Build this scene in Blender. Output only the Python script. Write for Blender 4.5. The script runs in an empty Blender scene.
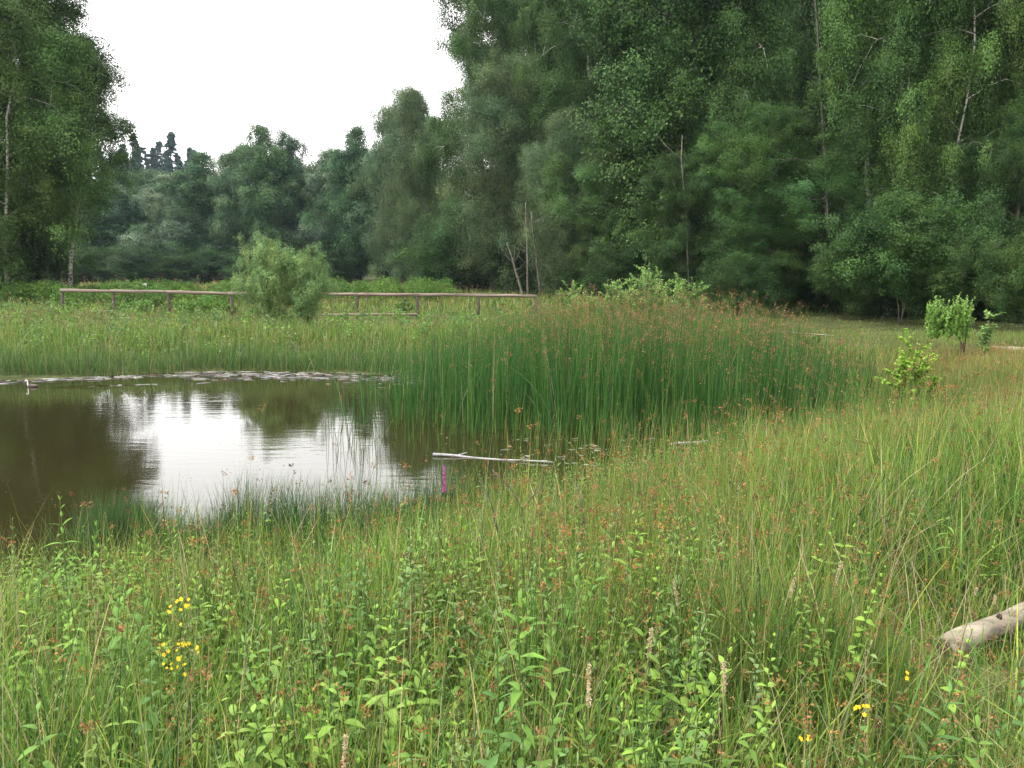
import bpy, math, random
import numpy as np
from math import radians, pi, sin, cos

# ------------------------------------------------------------------ camera, light, exposure
sc = bpy.context.scene
col = sc.collection
F_PX, PITCH, EYE = 800.0, radians(8.1), 1.65
cd = bpy.data.cameras.new('camera'); cam = bpy.data.objects.new('camera', cd); col.objects.link(cam)
cam.location = (0, 0, EYE); cam.rotation_euler = (pi/2 - PITCH, 0, 0)
cd.sensor_width = 36; cd.lens = 36 * F_PX / 1024; cd.clip_start = 0.05; cd.clip_end = 6000
sc.camera = cam

SUN_EL, SUN_AZ = radians(54), radians(258)      # azimuth clockwise from +Y (the view direction): on the left, a little behind the viewer
w = bpy.data.worlds.new('World'); sc.world = w; w.use_nodes = True
nt = w.node_tree; nt.nodes.clear()
sky = nt.nodes.new('ShaderNodeTexSky'); sky.sky_type = 'NISHITA'; sky.sun_disc = False
sky.sun_elevation = SUN_EL; sky.sun_rotation = SUN_AZ; sky.dust_density = 4.0; sky.air_density = 1.0
hs = nt.nodes.new('ShaderNodeHueSaturation'); hs.inputs['Saturation'].default_value = 0.35
tc = nt.nodes.new('ShaderNodeTexCoord')
cn = nt.nodes.new('ShaderNodeTexNoise'); cn.inputs['Scale'].default_value = 2.2; cn.inputs['Detail'].default_value = 5
cr = nt.nodes.new('ShaderNodeValToRGB')
cr.color_ramp.elements[0].position = .3; cr.color_ramp.elements[0].color = (20.3, 20.0, 19.5, 1)
cr.color_ramp.elements[1].position = .75; cr.color_ramp.elements[1].color = (26.5, 26.2, 25.6, 1)
mx = nt.nodes.new('ShaderNodeMix'); mx.data_type = 'RGBA'; mx.inputs[0].default_value = 0.8
bg = nt.nodes.new('ShaderNodeBackground'); bg.inputs['Strength'].default_value = 0.08
out = nt.nodes.new('ShaderNodeOutputWorld')
nt.links.new(sky.outputs[0], hs.inputs['Color']); nt.links.new(tc.outputs['Generated'], cn.inputs['Vector'])
nt.links.new(cn.outputs[0], cr.inputs[0]); nt.links.new(hs.outputs[0], mx.inputs[6]); nt.links.new(cr.outputs[0], mx.inputs[7])
nt.links.new(mx.outputs[2], bg.inputs['Color']); nt.links.new(bg.outputs[0], out.inputs[0])

sl = bpy.data.lights.new('sun', 'SUN'); so = bpy.data.objects.new('sun', sl); col.objects.link(so)
sl.energy = 2.3; sl.angle = radians(14); sl.color = (1, .96, .9)
so.rotation_euler = (pi/2 - SUN_EL, 0, -SUN_AZ + pi)   # lamp looks from the sun's side
sc.view_settings.view_transform = 'Standard'; sc.view_settings.look = 'None'
sc.view_settings.exposure = 0.9; sc.view_settings.gamma = 1; sc.view_settings.use_curve_mapping = False
sc.cycles.max_bounces = 6; sc.cycles.diffuse_bounces = 3; sc.cycles.glossy_bounces = 2
sc.cycles.transmission_bounces = 2; sc.cycles.volume_bounces = 0; sc.cycles.transparent_max_bounces = 4
sc.cycles.use_denoising = True; sc.cycles.denoising_prefilter = 'NONE'; sc.cycles.sample_clamp_indirect = 8
sc.cycles.caustics_reflective = False; sc.cycles.caustics_refractive = False

rng = np.random.default_rng(7)
U = rng.uniform
N_ = rng.normal

# ------------------------------------------------------------------ materials
def new_mat(name):
    m = bpy.data.materials.new(name); m.use_nodes = True
    n = m.node_tree; return m, n, n.nodes['Principled BSDF']

def leaf_mat(name, trans=.25, rough=.5, spec=.3, jitter=.0):
    m, n, p = new_mat(name)
    a = n.nodes.new('ShaderNodeAttribute'); a.attribute_name = 'Col'
    c = a.outputs['Color']
    if jitter:
        oi = n.nodes.new('ShaderNodeObjectInfo'); h = n.nodes.new('ShaderNodeHueSaturation')
        mr = n.nodes.new('ShaderNodeMapRange'); mr.inputs[3].default_value = .5 - jitter*.05; mr.inputs[4].default_value = .5 + jitter*.13
        mv = n.nodes.new('ShaderNodeMapRange'); mv.inputs[3].default_value = 1 + jitter; mv.inputs[4].default_value = 1 - jitter
        n.links.new(oi.outputs['Random'], mr.inputs[0]); n.links.new(mr.outputs[0], h.inputs['Hue'])
        n.links.new(oi.outputs['Random'], mv.inputs[0]); n.links.new(mv.outputs[0], h.inputs['Value'])
        n.links.new(c, h.inputs['Color']); c = h.outputs[0]
    n.links.new(c, p.inputs['Base Color']); p.inputs['Roughness'].default_value = rough
    p.inputs['Specular IOR Level'].default_value = spec
    t = n.nodes.new('ShaderNodeBsdfTranslucent'); n.links.new(c, t.inputs['Color'])
    ms = n.nodes.new('ShaderNodeMixShader'); ms.inputs[0].default_value = trans
    n.links.new(p.outputs[0], ms.inputs[1]); n.links.new(t.outputs[0], ms.inputs[2])
    n.links.new(ms.outputs[0], n.nodes['Material Output'].inputs[0])
    return m

def noise_mat(name, c1, c2, scale=5, rough=.9, stretch=(1, 1, 1), pos=(.35, .65), bump=0, detail=6, coord='Object'):
    m, n, p = new_mat(name)
    t = n.nodes.new('ShaderNodeTexCoord'); mp = n.nodes.new('ShaderNodeMapping'); mp.inputs['Scale'].default_value = stretch
    no = n.nodes.new('ShaderNodeTexNoise'); no.inputs['Scale'].default_value = scale; no.inputs['Detail'].default_value = detail
    r = n.nodes.new('ShaderNodeValToRGB'); e = r.color_ramp.elements
    e[0].position, e[1].position = pos; e[0].color = (*c1, 1); e[1].color = (*c2, 1)
    n.links.new(t.outputs[coord], mp.inputs[0]); n.links.new(mp.outputs[0], no.inputs['Vector'])
    n.links.new(no.outputs[0], r.inputs[0]); n.links.new(r.outputs[0], p.inputs['Base Color'])
    p.inputs['Roughness'].default_value = rough
    if bump:
        b = n.nodes.new('ShaderNodeBump'); b.inputs['Strength'].default_value = bump; b.inputs['Distance'].default_value = .02
        n.links.new(no.outputs[0], b.inputs['Height']); n.links.new(b.outputs[0], p.inputs['Normal'])
    return m

M_grass = leaf_mat('grass_blades', .25, .6, .14)
M_herb = leaf_mat('herb_leaves', .28, .55, .12)
M_tree = leaf_mat('tree_leaves', .16, .6, .14, jitter=.1)
M_birch = noise_mat('birch_bark', (.04, .036, .03), (.36, .34, .3), 2.2, .8, (2.2, 2.2, 5), (.42, .5), .3)
M_pale = noise_mat('grey_bark', (.05, .045, .038), (.2, .175, .15), 5, .9, (3, 3, 1), (.35, .6), .4)
M_bark = noise_mat('dark_bark', (.03, .026, .02), (.11, .095, .075), 6, .9, (3, 3, .6), (.3, .7), .5)
M_wood = noise_mat('weathered_rail_wood', (.075, .05, .038), (.26, .205, .165), 3, .85, (.4, 8, 8), (.3, .7), .3)
M_post = noise_mat('dark_post_wood', (.04, .03, .025), (.12, .09, .075), 7, .9, (4, 4, .6), (.3, .7), .3)
M_log = noise_mat('bleached_log_wood', (.06, .045, .032), (.29, .245, .19), 3.5, .85, (.45, 5, 5), (.3, .62), .9, 9)
M_cut = noise_mat('rotten_log_end', (.012, .009, .006), (.08, .05, .03), 14, .95, bump=.6)
M_drift = noise_mat('silver_driftwood', (.13, .12, .12), (.42, .41, .42), 5, .8, (.3, 6, 6), (.3, .7), .3)
M_twig = noise_mat('dead_twig_bark', (.035, .025, .025), (.11, .085, .08), 20, .85)
M_white = noise_mat('white_board', (.7, .7, .7), (.85, .85, .85), 4, .6)
M_sand = noise_mat('path_sand', (.22, .18, .13), (.4, .34, .27), 3, .95, bump=.3)

# ------------------------------------------------------------------ mesh building
class MB:
    def __init__(s): s.v = []; s.q = []; s.c = []; s.n = 0
    def add(s, verts, quads, cols):
        verts = np.asarray(verts, float).reshape(-1, 3)
        cols = np.broadcast_to(np.asarray(cols, float), (len(verts), 3))
        s.v.append(verts); s.q.append(np.asarray(quads, np.int64).reshape(-1, 4) + s.n); s.c.append(cols); s.n += len(verts)
    def ribbons(s, P, side, W, C):
        """P (n,k,3) spine, side (n,3)|(n,k,3) unit, W (n,k) half widths, C (n,3)|(n,k,3)"""
        n, k, _ = P.shape
        if n == 0: return
        if side.ndim == 2: side = side[:, None, :]
        off = side * W[..., None]
        V = np.stack([P - off, P + off], 2)            # n,k,2,3
        if C.ndim == 2: C = np.repeat(C[:, None, :], k, 1)
        CC = np.repeat(C[:, :, None, :], 2, 2)
        i = (np.arange(n)[:, None] * k + np.arange(k-1)[None, :]).reshape(-1) * 2
        s.add(V.reshape(-1, 3), np.stack([i, i+1, i+3, i+2], 1), CC.reshape(-1, 3))
    def diamonds(s, Cn, size, C, nrm=None, aspect=.6):
        n = len(Cn)
        if n == 0: return
        a = N_(size=(n, 3)); a /= np.linalg.norm(a, axis=1)[:, None]
        b = N_(size=(n, 3)) if nrm is None else nrm
        b = np.cross(a, b); b /= np.linalg.norm(b, axis=1)[:, None] + 1e-9
        sz = np.broadcast_to(size, (n,))[:, None]
        V = np.stack([Cn - a*sz, Cn + b*sz*aspect, Cn + a*sz, Cn - b*sz*aspect], 1)
        i = np.arange(n)[:, None]*4 + np.arange(4)[None]
        s.add(V.reshape(-1, 3), i, np.repeat(np.broadcast_to(C, (n, 3)), 4, 0))
    def tube(s, pts, rad, sides=6, c=(.5, .5, .5), cap=True):
        pts = np.asarray(pts, float); k = len(pts); rad = np.broadcast_to(rad, (k,))
        t = np.gradient(pts, axis=0); t /= np.linalg.norm(t, axis=1)[:, None] + 1e-9
        ref = np.array([0, 0, 1.]) if abs(t[0, 2]) < .8 else np.array([1., 0, 0])
        u = np.cross(t, ref); u /= np.linalg.norm(u, axis=1)[:, None] + 1e-9
        v = np.cross(t, u)
        a = np.arange(sides)/sides*2*pi
        ring = pts[:, None] + rad[:, None, None]*(u[:, None]*np.cos(a)[None, :, None] + v[:, None]*np.sin(a)[None, :, None])
        V = ring.reshape(-1, 3); q = []
        for i in range(k-1):
            for j in range(sides):
                j2 = (j+1) % sides
                q.append((i*sides+j, i*sides+j2, (i+1)*sides+j2, (i+1)*sides+j))
        if cap:
            V = np.vstack([V, pts[0], pts[-1]])
            for j in range(0, sides, 2):
                q.append((k*sides, (j+2) % sides, (j+1) % sides, j))
                b = (k-1)*sides; q.append((k*sides+1, b+j, b+(j+1) % sides, b+(j+2) % sides))
        s.add(V, q, c)
    def mesh(s, name, mat, smooth=False):
        V = np.concatenate(s.v); Q = np.concatenate(s.q); C = np.concatenate(s.c)
        me = bpy.data.meshes.new(name)
        me.vertices.add(len(V)); me.vertices.foreach_set('co', V.astype(np.float32).ravel())
        me.loops.add(Q.size); me.loops.foreach_set('vertex_index', Q.astype(np.int32).ravel())
        me.polygons.add(len(Q)); me.polygons.foreach_set('loop_start', (np.arange(len(Q))*4).astype(np.int32))
        me.polygons.foreach_set('loop_total', np.full(len(Q), 4, np.int32))
        if smooth: me.polygons.foreach_set('use_smooth', np.ones(len(Q), bool))
        at = me.color_attributes.new('Col', 'FLOAT_COLOR', 'POINT')
        at.data.foreach_set('color', np.concatenate([np.clip(C, 0, 1), np.ones((len(C), 1))], 1).astype(np.float32).ravel())
        me.update(); me.validate(verbose=False); me.materials.append(mat)
        return me
    def build(s, name, mat, parent=None, smooth=False):
        return link(name, s.mesh(name, mat, smooth), parent)

def link(name, me, parent=None, loc=None):
    o = bpy.data.objects.new(name, me); col.objects.link(o)
    if parent: o.parent = parent
    if loc is not None: o.location = loc
    return o
def tag(o, label=None, cat=None, group=None, kind=None):
    for k, v in (('label', label), ('category', cat), ('group', group), ('kind', kind)):
        if v: o[k] = v
    return o
def thing(name, label, cat, loc=(0, 0, 0), rz=0, group=None, sc_=(1, 1, 1)):
    o = link(name, None, None, loc); o.rotation_euler.z = rz; o.scale = sc_
    return tag(o, label, cat, group)

def jit(c, n, a=.15, g=.1):
    """n colours round c: brightness and green/yellow jitter"""
    c = np.array(c)[None]*np.exp(N_(0, a, (n, 1)))
    c = c * np.exp(N_(0, g, (n, 3))*np.array([1, .35, .8]))
    return np.clip(c, 0, 1)
def pick(cols, weights, n, a=.15, g=.1):
    cols = np.array(cols); w_ = np.array(weights, float); i = rng.choice(len(cols), n, p=w_/w_.sum())
    return cols[i]*np.exp(N_(0, a, (n, 1)))*np.exp(N_(0, g, (n, 3))*np.array([1, .35, .8]))
def vnoise(x, y, s, seed=0):
    """smooth value noise 0..1"""
    r = np.random.default_rng(seed).random((64, 64)); x = np.asarray(x)/s + 31.7; y = np.asarray(y)/s + 17.3
    xi = np.floor(x).astype(int); yi = np.floor(y).astype(int); fx = x-xi; fy = y-yi
    fx = fx*fx*(3-2*fx); fy = fy*fy*(3-2*fy)
    g = lambda a, b: r[a % 64, b % 64]
    return (g(xi, yi)*(1-fx)+g(xi+1, yi)*fx)*(1-fy) + (g(xi, yi+1)*(1-fx)+g(xi+1, yi+1)*fx)*fy

# ------------------------------------------------------------------ places
def ray(px, py):
    a, b = (px-512)/F_PX, -(py-384)/F_PX
    return np.array([a, cos(PITCH) + b*sin(PITCH), b*cos(PITCH) - sin(PITCH)])
def on_z(px, py, z):
    d = ray(px, py); t = (z-EYE)/d[2]; return float(d[0]*t), float(d[1]*t)
def at_y(px, py, y):
    d = ray(px, py); t = y/d[1]; return float(d[0]*t), float(y), float(EYE+d[2]*t)

WL = -0.55
POND = np.array([on_z(*p, WL) for p in [(-420, 381), (-150, 380), (0, 380), (90, 377), (200, 371), (350, 372), (470, 378), (600, 384), (700, 396), (790, 412),
                 (870, 436), (905, 452), (880, 462), (800, 474), (700, 492), (600, 518), (450, 545), (380, 574), (240, 582), (120, 592), (20, 625), (-160, 645), (-420, 640)]])
def sdist(x, y):
    """signed distance to the pond's edge, negative inside the water"""
    x = np.asarray(x, float); y = np.asarray(y, float)
    best = np.full(x.shape, 1e9); inside = np.zeros(x.shape, bool)
    n = len(POND)
    for i in range(n):
        ax, ay = POND[i]; bx, by = POND[(i+1) % n]
        ex, ey = bx-ax, by-ay; t = np.clip(((x-ax)*ex+(y-ay)*ey)/(ex*ex+ey*ey), 0, 1)
        best = np.minimum(best, np.hypot(x-ax-t*ex, y-ay-t*ey))
        c = ((ay > y) != (by > y)) & (x < (bx-ax)*(y-ay)/((by-ay) if by != ay else 1e-9)+ax)
        inside ^= c
    return np.where(inside, -best, best)
def sst(a, b, x):
    t = np.clip((x-a)/(b-a), 0, 1); return t*t*(3-2*t)
def H(x, y):
    x = np.asarray(x, float); y = np.asarray(y, float)
    sd = sdist(x, y) + (vnoise(x, y, .9, 3)-.5)*.35
    T = -0.12*sst(5, 16, y)
    T = T + .32*np.exp(-((x+16.5)/4)**2-((y-27)/4)**2)
    T = T + 34*np.exp(-((x+125)/95)**2-((y-330)/75)**2) + 9*np.exp(-((x-20)/160)**2-((y-380)/90)**2)
    T = T + (vnoise(x, y, 1.3, 5)-.5)*.07*sst(12, 9, y)
    up = WL + .02 + (T-WL-.02)*sst(0, 3.4, sd)
    dn = WL + .02 - .75*sst(0, 1.6, -sd)
    return np.where(sd > 0, up, dn)

# ground sheet
def ground_sheet():
    u = np.linspace(-1, 1, 361); gx = np.sinh(u*6.2)/np.sinh(6.2)*1500
    v = np.linspace(0, 1, 420); gy = -30 + 0*v
    gy = np.concatenate([np.linspace(-60, 0, 12, endpoint=False), np.linspace(0, 24, 150, endpoint=False), 24 + (np.exp(np.linspace(0, 1, 120)*4.6)-1)/(math.exp(4.6)-1)*1500])
    gx = np.unique(np.concatenate([np.linspace(-16, 16, 170), gx[np.abs(gx) > 16.3]]))
    X, Y = np.meshgrid(gx, gy); Z = H(X, Y)
    m = MB(); nx, ny = len(gx), len(gy)
    i = (np.arange(ny-1)[:, None]*nx + np.arange(nx-1)[None]).reshape(-1)
    m.add(np.stack([X, Y, Z], -1).reshape(-1, 3), np.stack([i, i+1, i+1+nx, i+nx], 1), (.1, .1, .05))
    mt, n, p = new_mat('meadow_soil')
    geo = n.nodes.new('ShaderNodeNewGeometry')
    a = n.nodes.new('ShaderNodeTexNoise'); a.inputs['Scale'].default_value = .35; a.inputs['Detail'].default_value = 8
    b = n.nodes.new('ShaderNodeTexNoise'); b.inputs['Scale'].default_value = 9; b.inputs['Detail'].default_value = 6
    r = n.nodes.new('ShaderNodeValToRGB'); e = r.color_ramp.elements
    e[0].position = .38; e[0].color = (.055, .07, .022, 1); e[1].position = .62; e[1].color = (.13, .13, .05, 1)
    r2 = n.nodes.new('ShaderNodeValToRGB'); e = r2.color_ramp.elements
    e[0].position = .4; e[0].color = (.4, .4, .4, 1); e[1].position = .65; e[1].color = (1, 1, 1, 1)
    mm = n.nodes.new('ShaderNodeMix'); mm.data_type = 'RGBA'; mm.blend_type = 'MULTIPLY'; mm.inputs[0].default_value = 1
    for q in (a, b): n.links.new(geo.outputs['Position'], q.inputs['Vector'])
    n.links.new(a.outputs[0], r.inputs[0]); n.links.new(b.outputs[0], r2.inputs[0])
    n.links.new(r.outputs[0], mm.inputs[6]); n.links.new(r2.outputs[0], mm.inputs[7]); n.links.new(mm.outputs[2], p.inputs['Base Color'])
    p.inputs['Roughness'].default_value = .95; p.inputs['Specular IOR Level'].default_value = .1
    o = m.build('ground', mt, smooth=True); tag(o, 'grassy earth sloping down to the pond', None, kind='structure')
ground_sheet()

# water
def water():
    x0, x1 = POND[:, 0].min()-1, POND[:, 0].max()+1; y0, y1 = POND[:, 1].min()-1, POND[:, 1].max()+1
    m = MB(); m.add([(x0, y0, WL), (x1, y0, WL), (x1, y1, WL), (x0, y1, WL)], [(0, 1, 2, 3)], (0, 0, 0))
    mt, n, p = new_mat('pond_water')
    geo = n.nodes.new('ShaderNodeNewGeometry')
    p.inputs['Base Color'].default_value = (.02, .0165, .006, 1); p.inputs['Roughness'].default_value = .035
    p.inputs['IOR'].default_value = 1.55
    def ns(scale, st, det):
        mp = n.nodes.new('ShaderNodeMapping'); mp.inputs['Scale'].default_value = st
        t = n.nodes.new('ShaderNodeTexNoise'); t.inputs['Scale'].default_value = scale; t.inputs['Detail'].default_value = det
        n.links.new(geo.outputs['Position'], mp.inputs[0]); n.links.new(mp.outputs[0], t.inputs['Vector']); return t
    a = ns(3.0, (.55, 2.4, 1), 3); b = ns(11, (.6, 1.8, 1), 2); mask = ns(.35, (1, 1.6, 1), 2)
    ad = n.nodes.new('ShaderNodeMath'); ad.operation = 'MULTIPLY_ADD'; ad.inputs[1].default_value = .3
    n.links.new(b.outputs[0], ad.inputs[0]); n.links.new(a.outputs[0], ad.inputs[2])
    mr = n.nodes.new('ShaderNodeMapRange'); mr.inputs[1].default_value = .35; mr.inputs[2].default_value = .65; mr.inputs[3].default_value = .25; mr.inputs[4].default_value = 1
    n.links.new(mask.outputs[0], mr.inputs[0])
    mu = n.nodes.new('ShaderNodeMath'); mu.operation = 'MULTIPLY'; n.links.new(ad.outputs[0], mu.inputs[0]); n.links.new(mr.outputs[0], mu.inputs[1])
    bp = n.nodes.new('ShaderNodeBump'); bp.inputs['Strength'].default_value = .32; bp.inputs['Distance'].default_value = .02
    n.links.new(ad.outputs[0], bp.inputs['Height']); n.links.new(mr.outputs[0], bp.inputs['Strength'])
    mr.inputs[3].default_value = .02; mr.inputs[4].default_value = .13
    n.links.new(bp.outputs[0], p.inputs['Normal'])
    o = m.build('pond_water', mt); tag(o, 'brown pond water mirroring the white sky', None, kind='structure')
    return mt
M_water = water()

# sandy path beyond the reeds
def path():
    pts = [on_z(*p, -.12) for p in [(700, 328), (780, 332), (830, 336), (900, 342), (960, 346), (1024, 350), (1150, 357), (1400, 368)]]
    wd = [.1, .12, .07, .02, .1, .42, .5, .5]
    s = np.linspace(0, len(pts)-1, 90); P = np.array([[np.interp(q, range(len(pts)), [p[k] for p in pts]) for k in (0, 1)] for q in s])
    W = np.interp(s, range(len(pts)), wd)*(.75+.5*vnoise(s*3, s*0, 1, 9)); W = np.maximum(W, .03)
    ZO = np.interp(s, range(len(pts)), [.022, .022, .022, -.12, -.06, .022, .022, .022])
    m = MB(); rows = np.linspace(-1, 1, 5)
    V = np.array([[(P[i, 0], P[i, 1]+W[i]*1.6*r, float(H(P[i, 0], P[i, 1]+W[i]*1.6*r))+ZO[i]) for r in rows] for i in range(90)])
    q = [(i*5+j, i*5+j+1, (i+1)*5+j+1, (i+1)*5+j) for i in range(89) for j in range(4)]
    m.add(V.reshape(-1, 3), q, (.5, .4, .3)); o = m.build('sandy_path', M_sand, smooth=True); tag(o, 'worn sandy path along the wood', None, kind='structure')
path()

# ------------------------------------------------------------------ trees
def tree_meshes(name, seed, ht, R, nleaf, lsize, cb=.15, droop=.5, up=.5, prof='oval', color=(.06, .1, .03), nprim=46, r0=.16, bark=None, bare=None,
                hang=.0, spread=.32, lean=(0, 0), stems=1, nsec=8, hl=None):
    """a tree's trunk mesh (with limbs) and crown mesh: limbs, side branches, leaves round them"""
    g = np.random.default_rng(seed)
    tb = MB(); cr = MB(); cents = []; ccol = []
    for st in range(stems):
        ls = np.array(lean) + (g.normal(0, .14, 2) if stems > 1 else 0)
        hts = ht*(1 if st == 0 else g.uniform(.7, .97))
        tt = np.linspace(0, 1, 12); wob = np.cumsum(g.normal(0, .012, (12, 2)), 0)*hts
        wob -= wob[0]
        TP = np.stack([wob[:, 0] + ls[0]*hts*tt**1.2, wob[:, 1] + ls[1]*hts*tt**1.2, tt*hts], 1)
        tb.tube(TP, r0*(1-tt*.93)**.85*(1 if stems == 1 else .6), 8 if r0 > .08 else 5)
        k = max(6, nprim//stems)
        for i in range(k):
            u = (i+g.uniform(0, 1))/k; t = cb + (1-cb)*u*.985
            if prof == 'oval': pr = (.35+.65*u/.3) if u < .3 else (1-((u-.3)/.72)**1.7*.93)
            elif prof == 'cone': pr = (1-u)*.95+.06
            elif prof == 'round': pr = math.sqrt(max(.02, 1-(2*u-.85)**2*.72))
            else: pr = (.75+.25*min(1, u/.2))*(1-u**2.4*.8)
            L = R*pr*min(1.22, math.exp(g.normal(0, .2)))
            az = i*2.4 + g.normal(0, .4); base = np.array([np.interp(t, tt, TP[:, j]) for j in range(3)])
            dh = np.array([cos(az), sin(az), 0]); s = np.linspace(0, 1, 6); e = up*(1-.3*u) if prof != 'cone' else up
            PP = base + dh*L*s[:, None]*(1-.12*s[:, None]) + np.array([0, 0, 1.])*(L*(e*s-droop*s*s))[:, None] + np.cumsum(g.normal(0, .03*L, (6, 3)), 0)*s[:, None]
            tb.tube(PP, r0*.32*(1-u*.6)*(1-s*.85)*min(1, L/R+.2), 4, cap=False)
            bc = math.exp(g.normal(0, .14)); bh = g.normal(0, .03)
            nb = max(1, int(round(nsec*.5*min(1.2, L/R+.25))))
            for j in range(nb):
                q = (j+.75)/nb if nb > 1 else .8; b2 = np.array([np.interp(q, s, PP[:, c]) for c in range(3)])
                d2 = g.normal(0, 1, 3)*L*.17; d2[2] *= 1.1; e2 = b2+d2
                tb.tube(np.array([b2, (b2+e2)/2+[0, 0, .04*L], e2]), np.array([.1, .06, .02])*r0, 3, cap=False)
                cents.append(np.append(e2, spread*R*g.uniform(.55, 1.15)*(.65+.35*min(1, L/R)))); ccol.append((bc*math.exp(g.normal(0, .1)), bh+g.normal(0, .03)))
    cents = np.array(cents); ccol = np.array(ccol); nB = len(cents)
    # twigs sit over each bough like a ragged dome, leaves round each twig
    K = 34; tu = g.normal(0, 1, (nB, K, 3)); tu[..., 2] = tu[..., 2]*.8+.35; tu /= np.linalg.norm(tu, axis=2)[..., None]
    tr = g.uniform(.35, 1.15, (nB, K)); tw = g.random((nB, K))**.7
    w_ = (cents[:, 3]**2)[:, None]*tw; w_ = (w_/w_.sum()).ravel(); fi = g.choice(nB*K, nleaf, p=w_); idx = fi//K; kk = fi % K
    c = cents[idx]; u3 = tu[idx, kk]; off = u3*(tr[idx, kk]*c[:, 3])[:, None]*np.array([1, 1, .8]) + g.normal(0, 1, (nleaf, 3))*c[:, 3:4]*np.array([.19, .19, .14])
    if hang: off[:, 2] -= g.exponential(hang, nleaf)*(.3+.7*g.random(nleaf))*(tr[idx, kk] > .5)
    P = c[:, :3] + off
    keep = P[:, 2] > .1
    if bare is not None:                                        # a stretch of stem the foliage leaves open
        keep &= ~((np.abs(P[:, 0]-np.interp(P[:, 2], TP[:, 2], TP[:, 0])) < bare[2]*g.uniform(.6, 1.35, nleaf)) & (P[:, 1] < .4) & (P[:, 2] > bare[0]) & (P[:, 2] < bare[1]))
    P = P[keep]; idx = idx[keep]; kk = kk[keep]; u3 = u3[keep]; n = len(P)
    tcv = np.exp(g.normal(0, .12, (nB, K)))
    C = np.array(color)[None]*(ccol[idx, 0]*tcv[idx, kk])[:, None]*np.exp(g.normal(0, .1, (n, 1)))
    C = C*np.stack([1+ccol[idx, 1]*1.6, 1+ccol[idx, 1]*.3, 1-ccol[idx, 1]], 1)*np.exp(g.normal(0, .05, (n, 3)))
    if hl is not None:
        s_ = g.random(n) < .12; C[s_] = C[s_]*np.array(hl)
    nr = u3*.9 + np.array([0, 0, .55]) + g.normal(0, .42, (n, 3)); nr /= np.linalg.norm(nr, axis=1)[:, None]
    a = g.normal(0, 1, (n, 3))
    if hang: a[:, 2] -= .9
    a -= nr*(a*nr).sum(1)[:, None]; a /= np.linalg.norm(a, axis=1)[:, None]+1e-9; b = np.cross(a, nr)
    sz = (lsize*g.uniform(.6, 1.25, n))[:, None]
    V = np.stack([P-a*sz, P+b*sz*.6, P+a*sz, P-b*sz*.6], 1).reshape(-1, 3)
    cr.add(V, np.arange(n)[:, None]*4+np.arange(4)[None], np.repeat(C, 4, 0))
    return tb.mesh(name+'_trunk', bark or M_bark, True), cr.mesh(name+'_crown', M_tree)

def put_tree(name, meshes, label, loc, rz=0, s=(1, 1, 1), group=None, cat='tree'):
    t = thing(name, label, cat, loc, rz, group, s)
    link('trunk' if cat == 'tree' else 'stems', meshes[0], t); link('crown' if cat == 'tree' else 'foliage', meshes[1], t)
    return t

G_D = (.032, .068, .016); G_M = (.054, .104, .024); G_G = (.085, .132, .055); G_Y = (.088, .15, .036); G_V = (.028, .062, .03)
BIRCH = [tree_meshes('birch', 11+i, 24, 4.6, 300000, .05, cb=(.07, .24, .07)[i], droop=.6, up=.5, color=G_M, nprim=34, r0=.15, bark=M_birch, hang=.5, spread=.27) for i in range(3)]
BIRCH_BARE = [tree_meshes('birch_bare', 31+i, 24, 4.6, 280000, .05, cb=.07, droop=.55, up=.55, color=(.058, .11, .025), nprim=34, r0=.085, bark=M_birch, hang=.5, spread=.24, bare=(4.3, 10.8, .34)) for i in range(2)]
BROAD = [tree_meshes('broad', 21+i, 18, 6, 300000, .06, cb=.03, droop=.35, up=.8, prof='round', color=c, nprim=36, r0=.26, spread=.25) for i, c in enumerate([G_D, G_M])]
WILLOW = tree_meshes('willow', 41, 14, 5, 240000, .05, cb=.05, droop=.35, up=.6, prof='round', color=G_G, nprim=34, r0=.2, hang=.25)
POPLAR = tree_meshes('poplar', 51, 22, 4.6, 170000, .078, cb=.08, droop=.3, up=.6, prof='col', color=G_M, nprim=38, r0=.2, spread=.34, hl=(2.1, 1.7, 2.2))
SPRUCE = [tree_meshes('spruce', 61+i, 24, 4.6, 60000, .17, cb=.05, droop=.35, up=.12, prof='cone', color=(.036, .07, .052), nprim=210, r0=.2, nsec=4, spread=.11, hang=.15) for i in range(2)]
LOWT = tree_meshes('low_tree', 93, 5, 3, 110000, .046, cb=.34, droop=.25, up=.5, prof='round', color=(.042, .085, .02), nprim=36, r0=.06, stems=3, spread=.3)
UNDER = tree_meshes('under_bush', 88, 5, 3, 60000, .06, cb=.02, droop=.2, up=.55, prof='round', color=(.018, .038, .01), nprim=40, r0=.07, stems=4, spread=.34)  # leaf colour darkened, the shade inside the wood is put into it
FARB = [tree_meshes('far_broad', 71+i, 18, 5.5, 110000, .1, cb=.12, droop=.3, up=.55, prof=p, color=c, nprim=44, r0=.2, spread=.3, hang=h) for i, (p, c, h) in
        enumerate([('oval', (.06, .12, .048), .3), ('round', (.042, .09, .036), 0), ('oval', (.15, .21, .125), .4), ('col', (.07, .125, .06), .2)])]  # far leaves paler and greyer, part of the haze put into their colour
LOWB = [tree_meshes('low_bush', 81+i, 5, 3, 110000, .046, cb=.02, droop=.2, up=.55, prof='round', color=c, nprim=44, r0=.07, stems=4, spread=.34) for i, c in enumerate([G_D, (.06, .115, .03)])]

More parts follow.
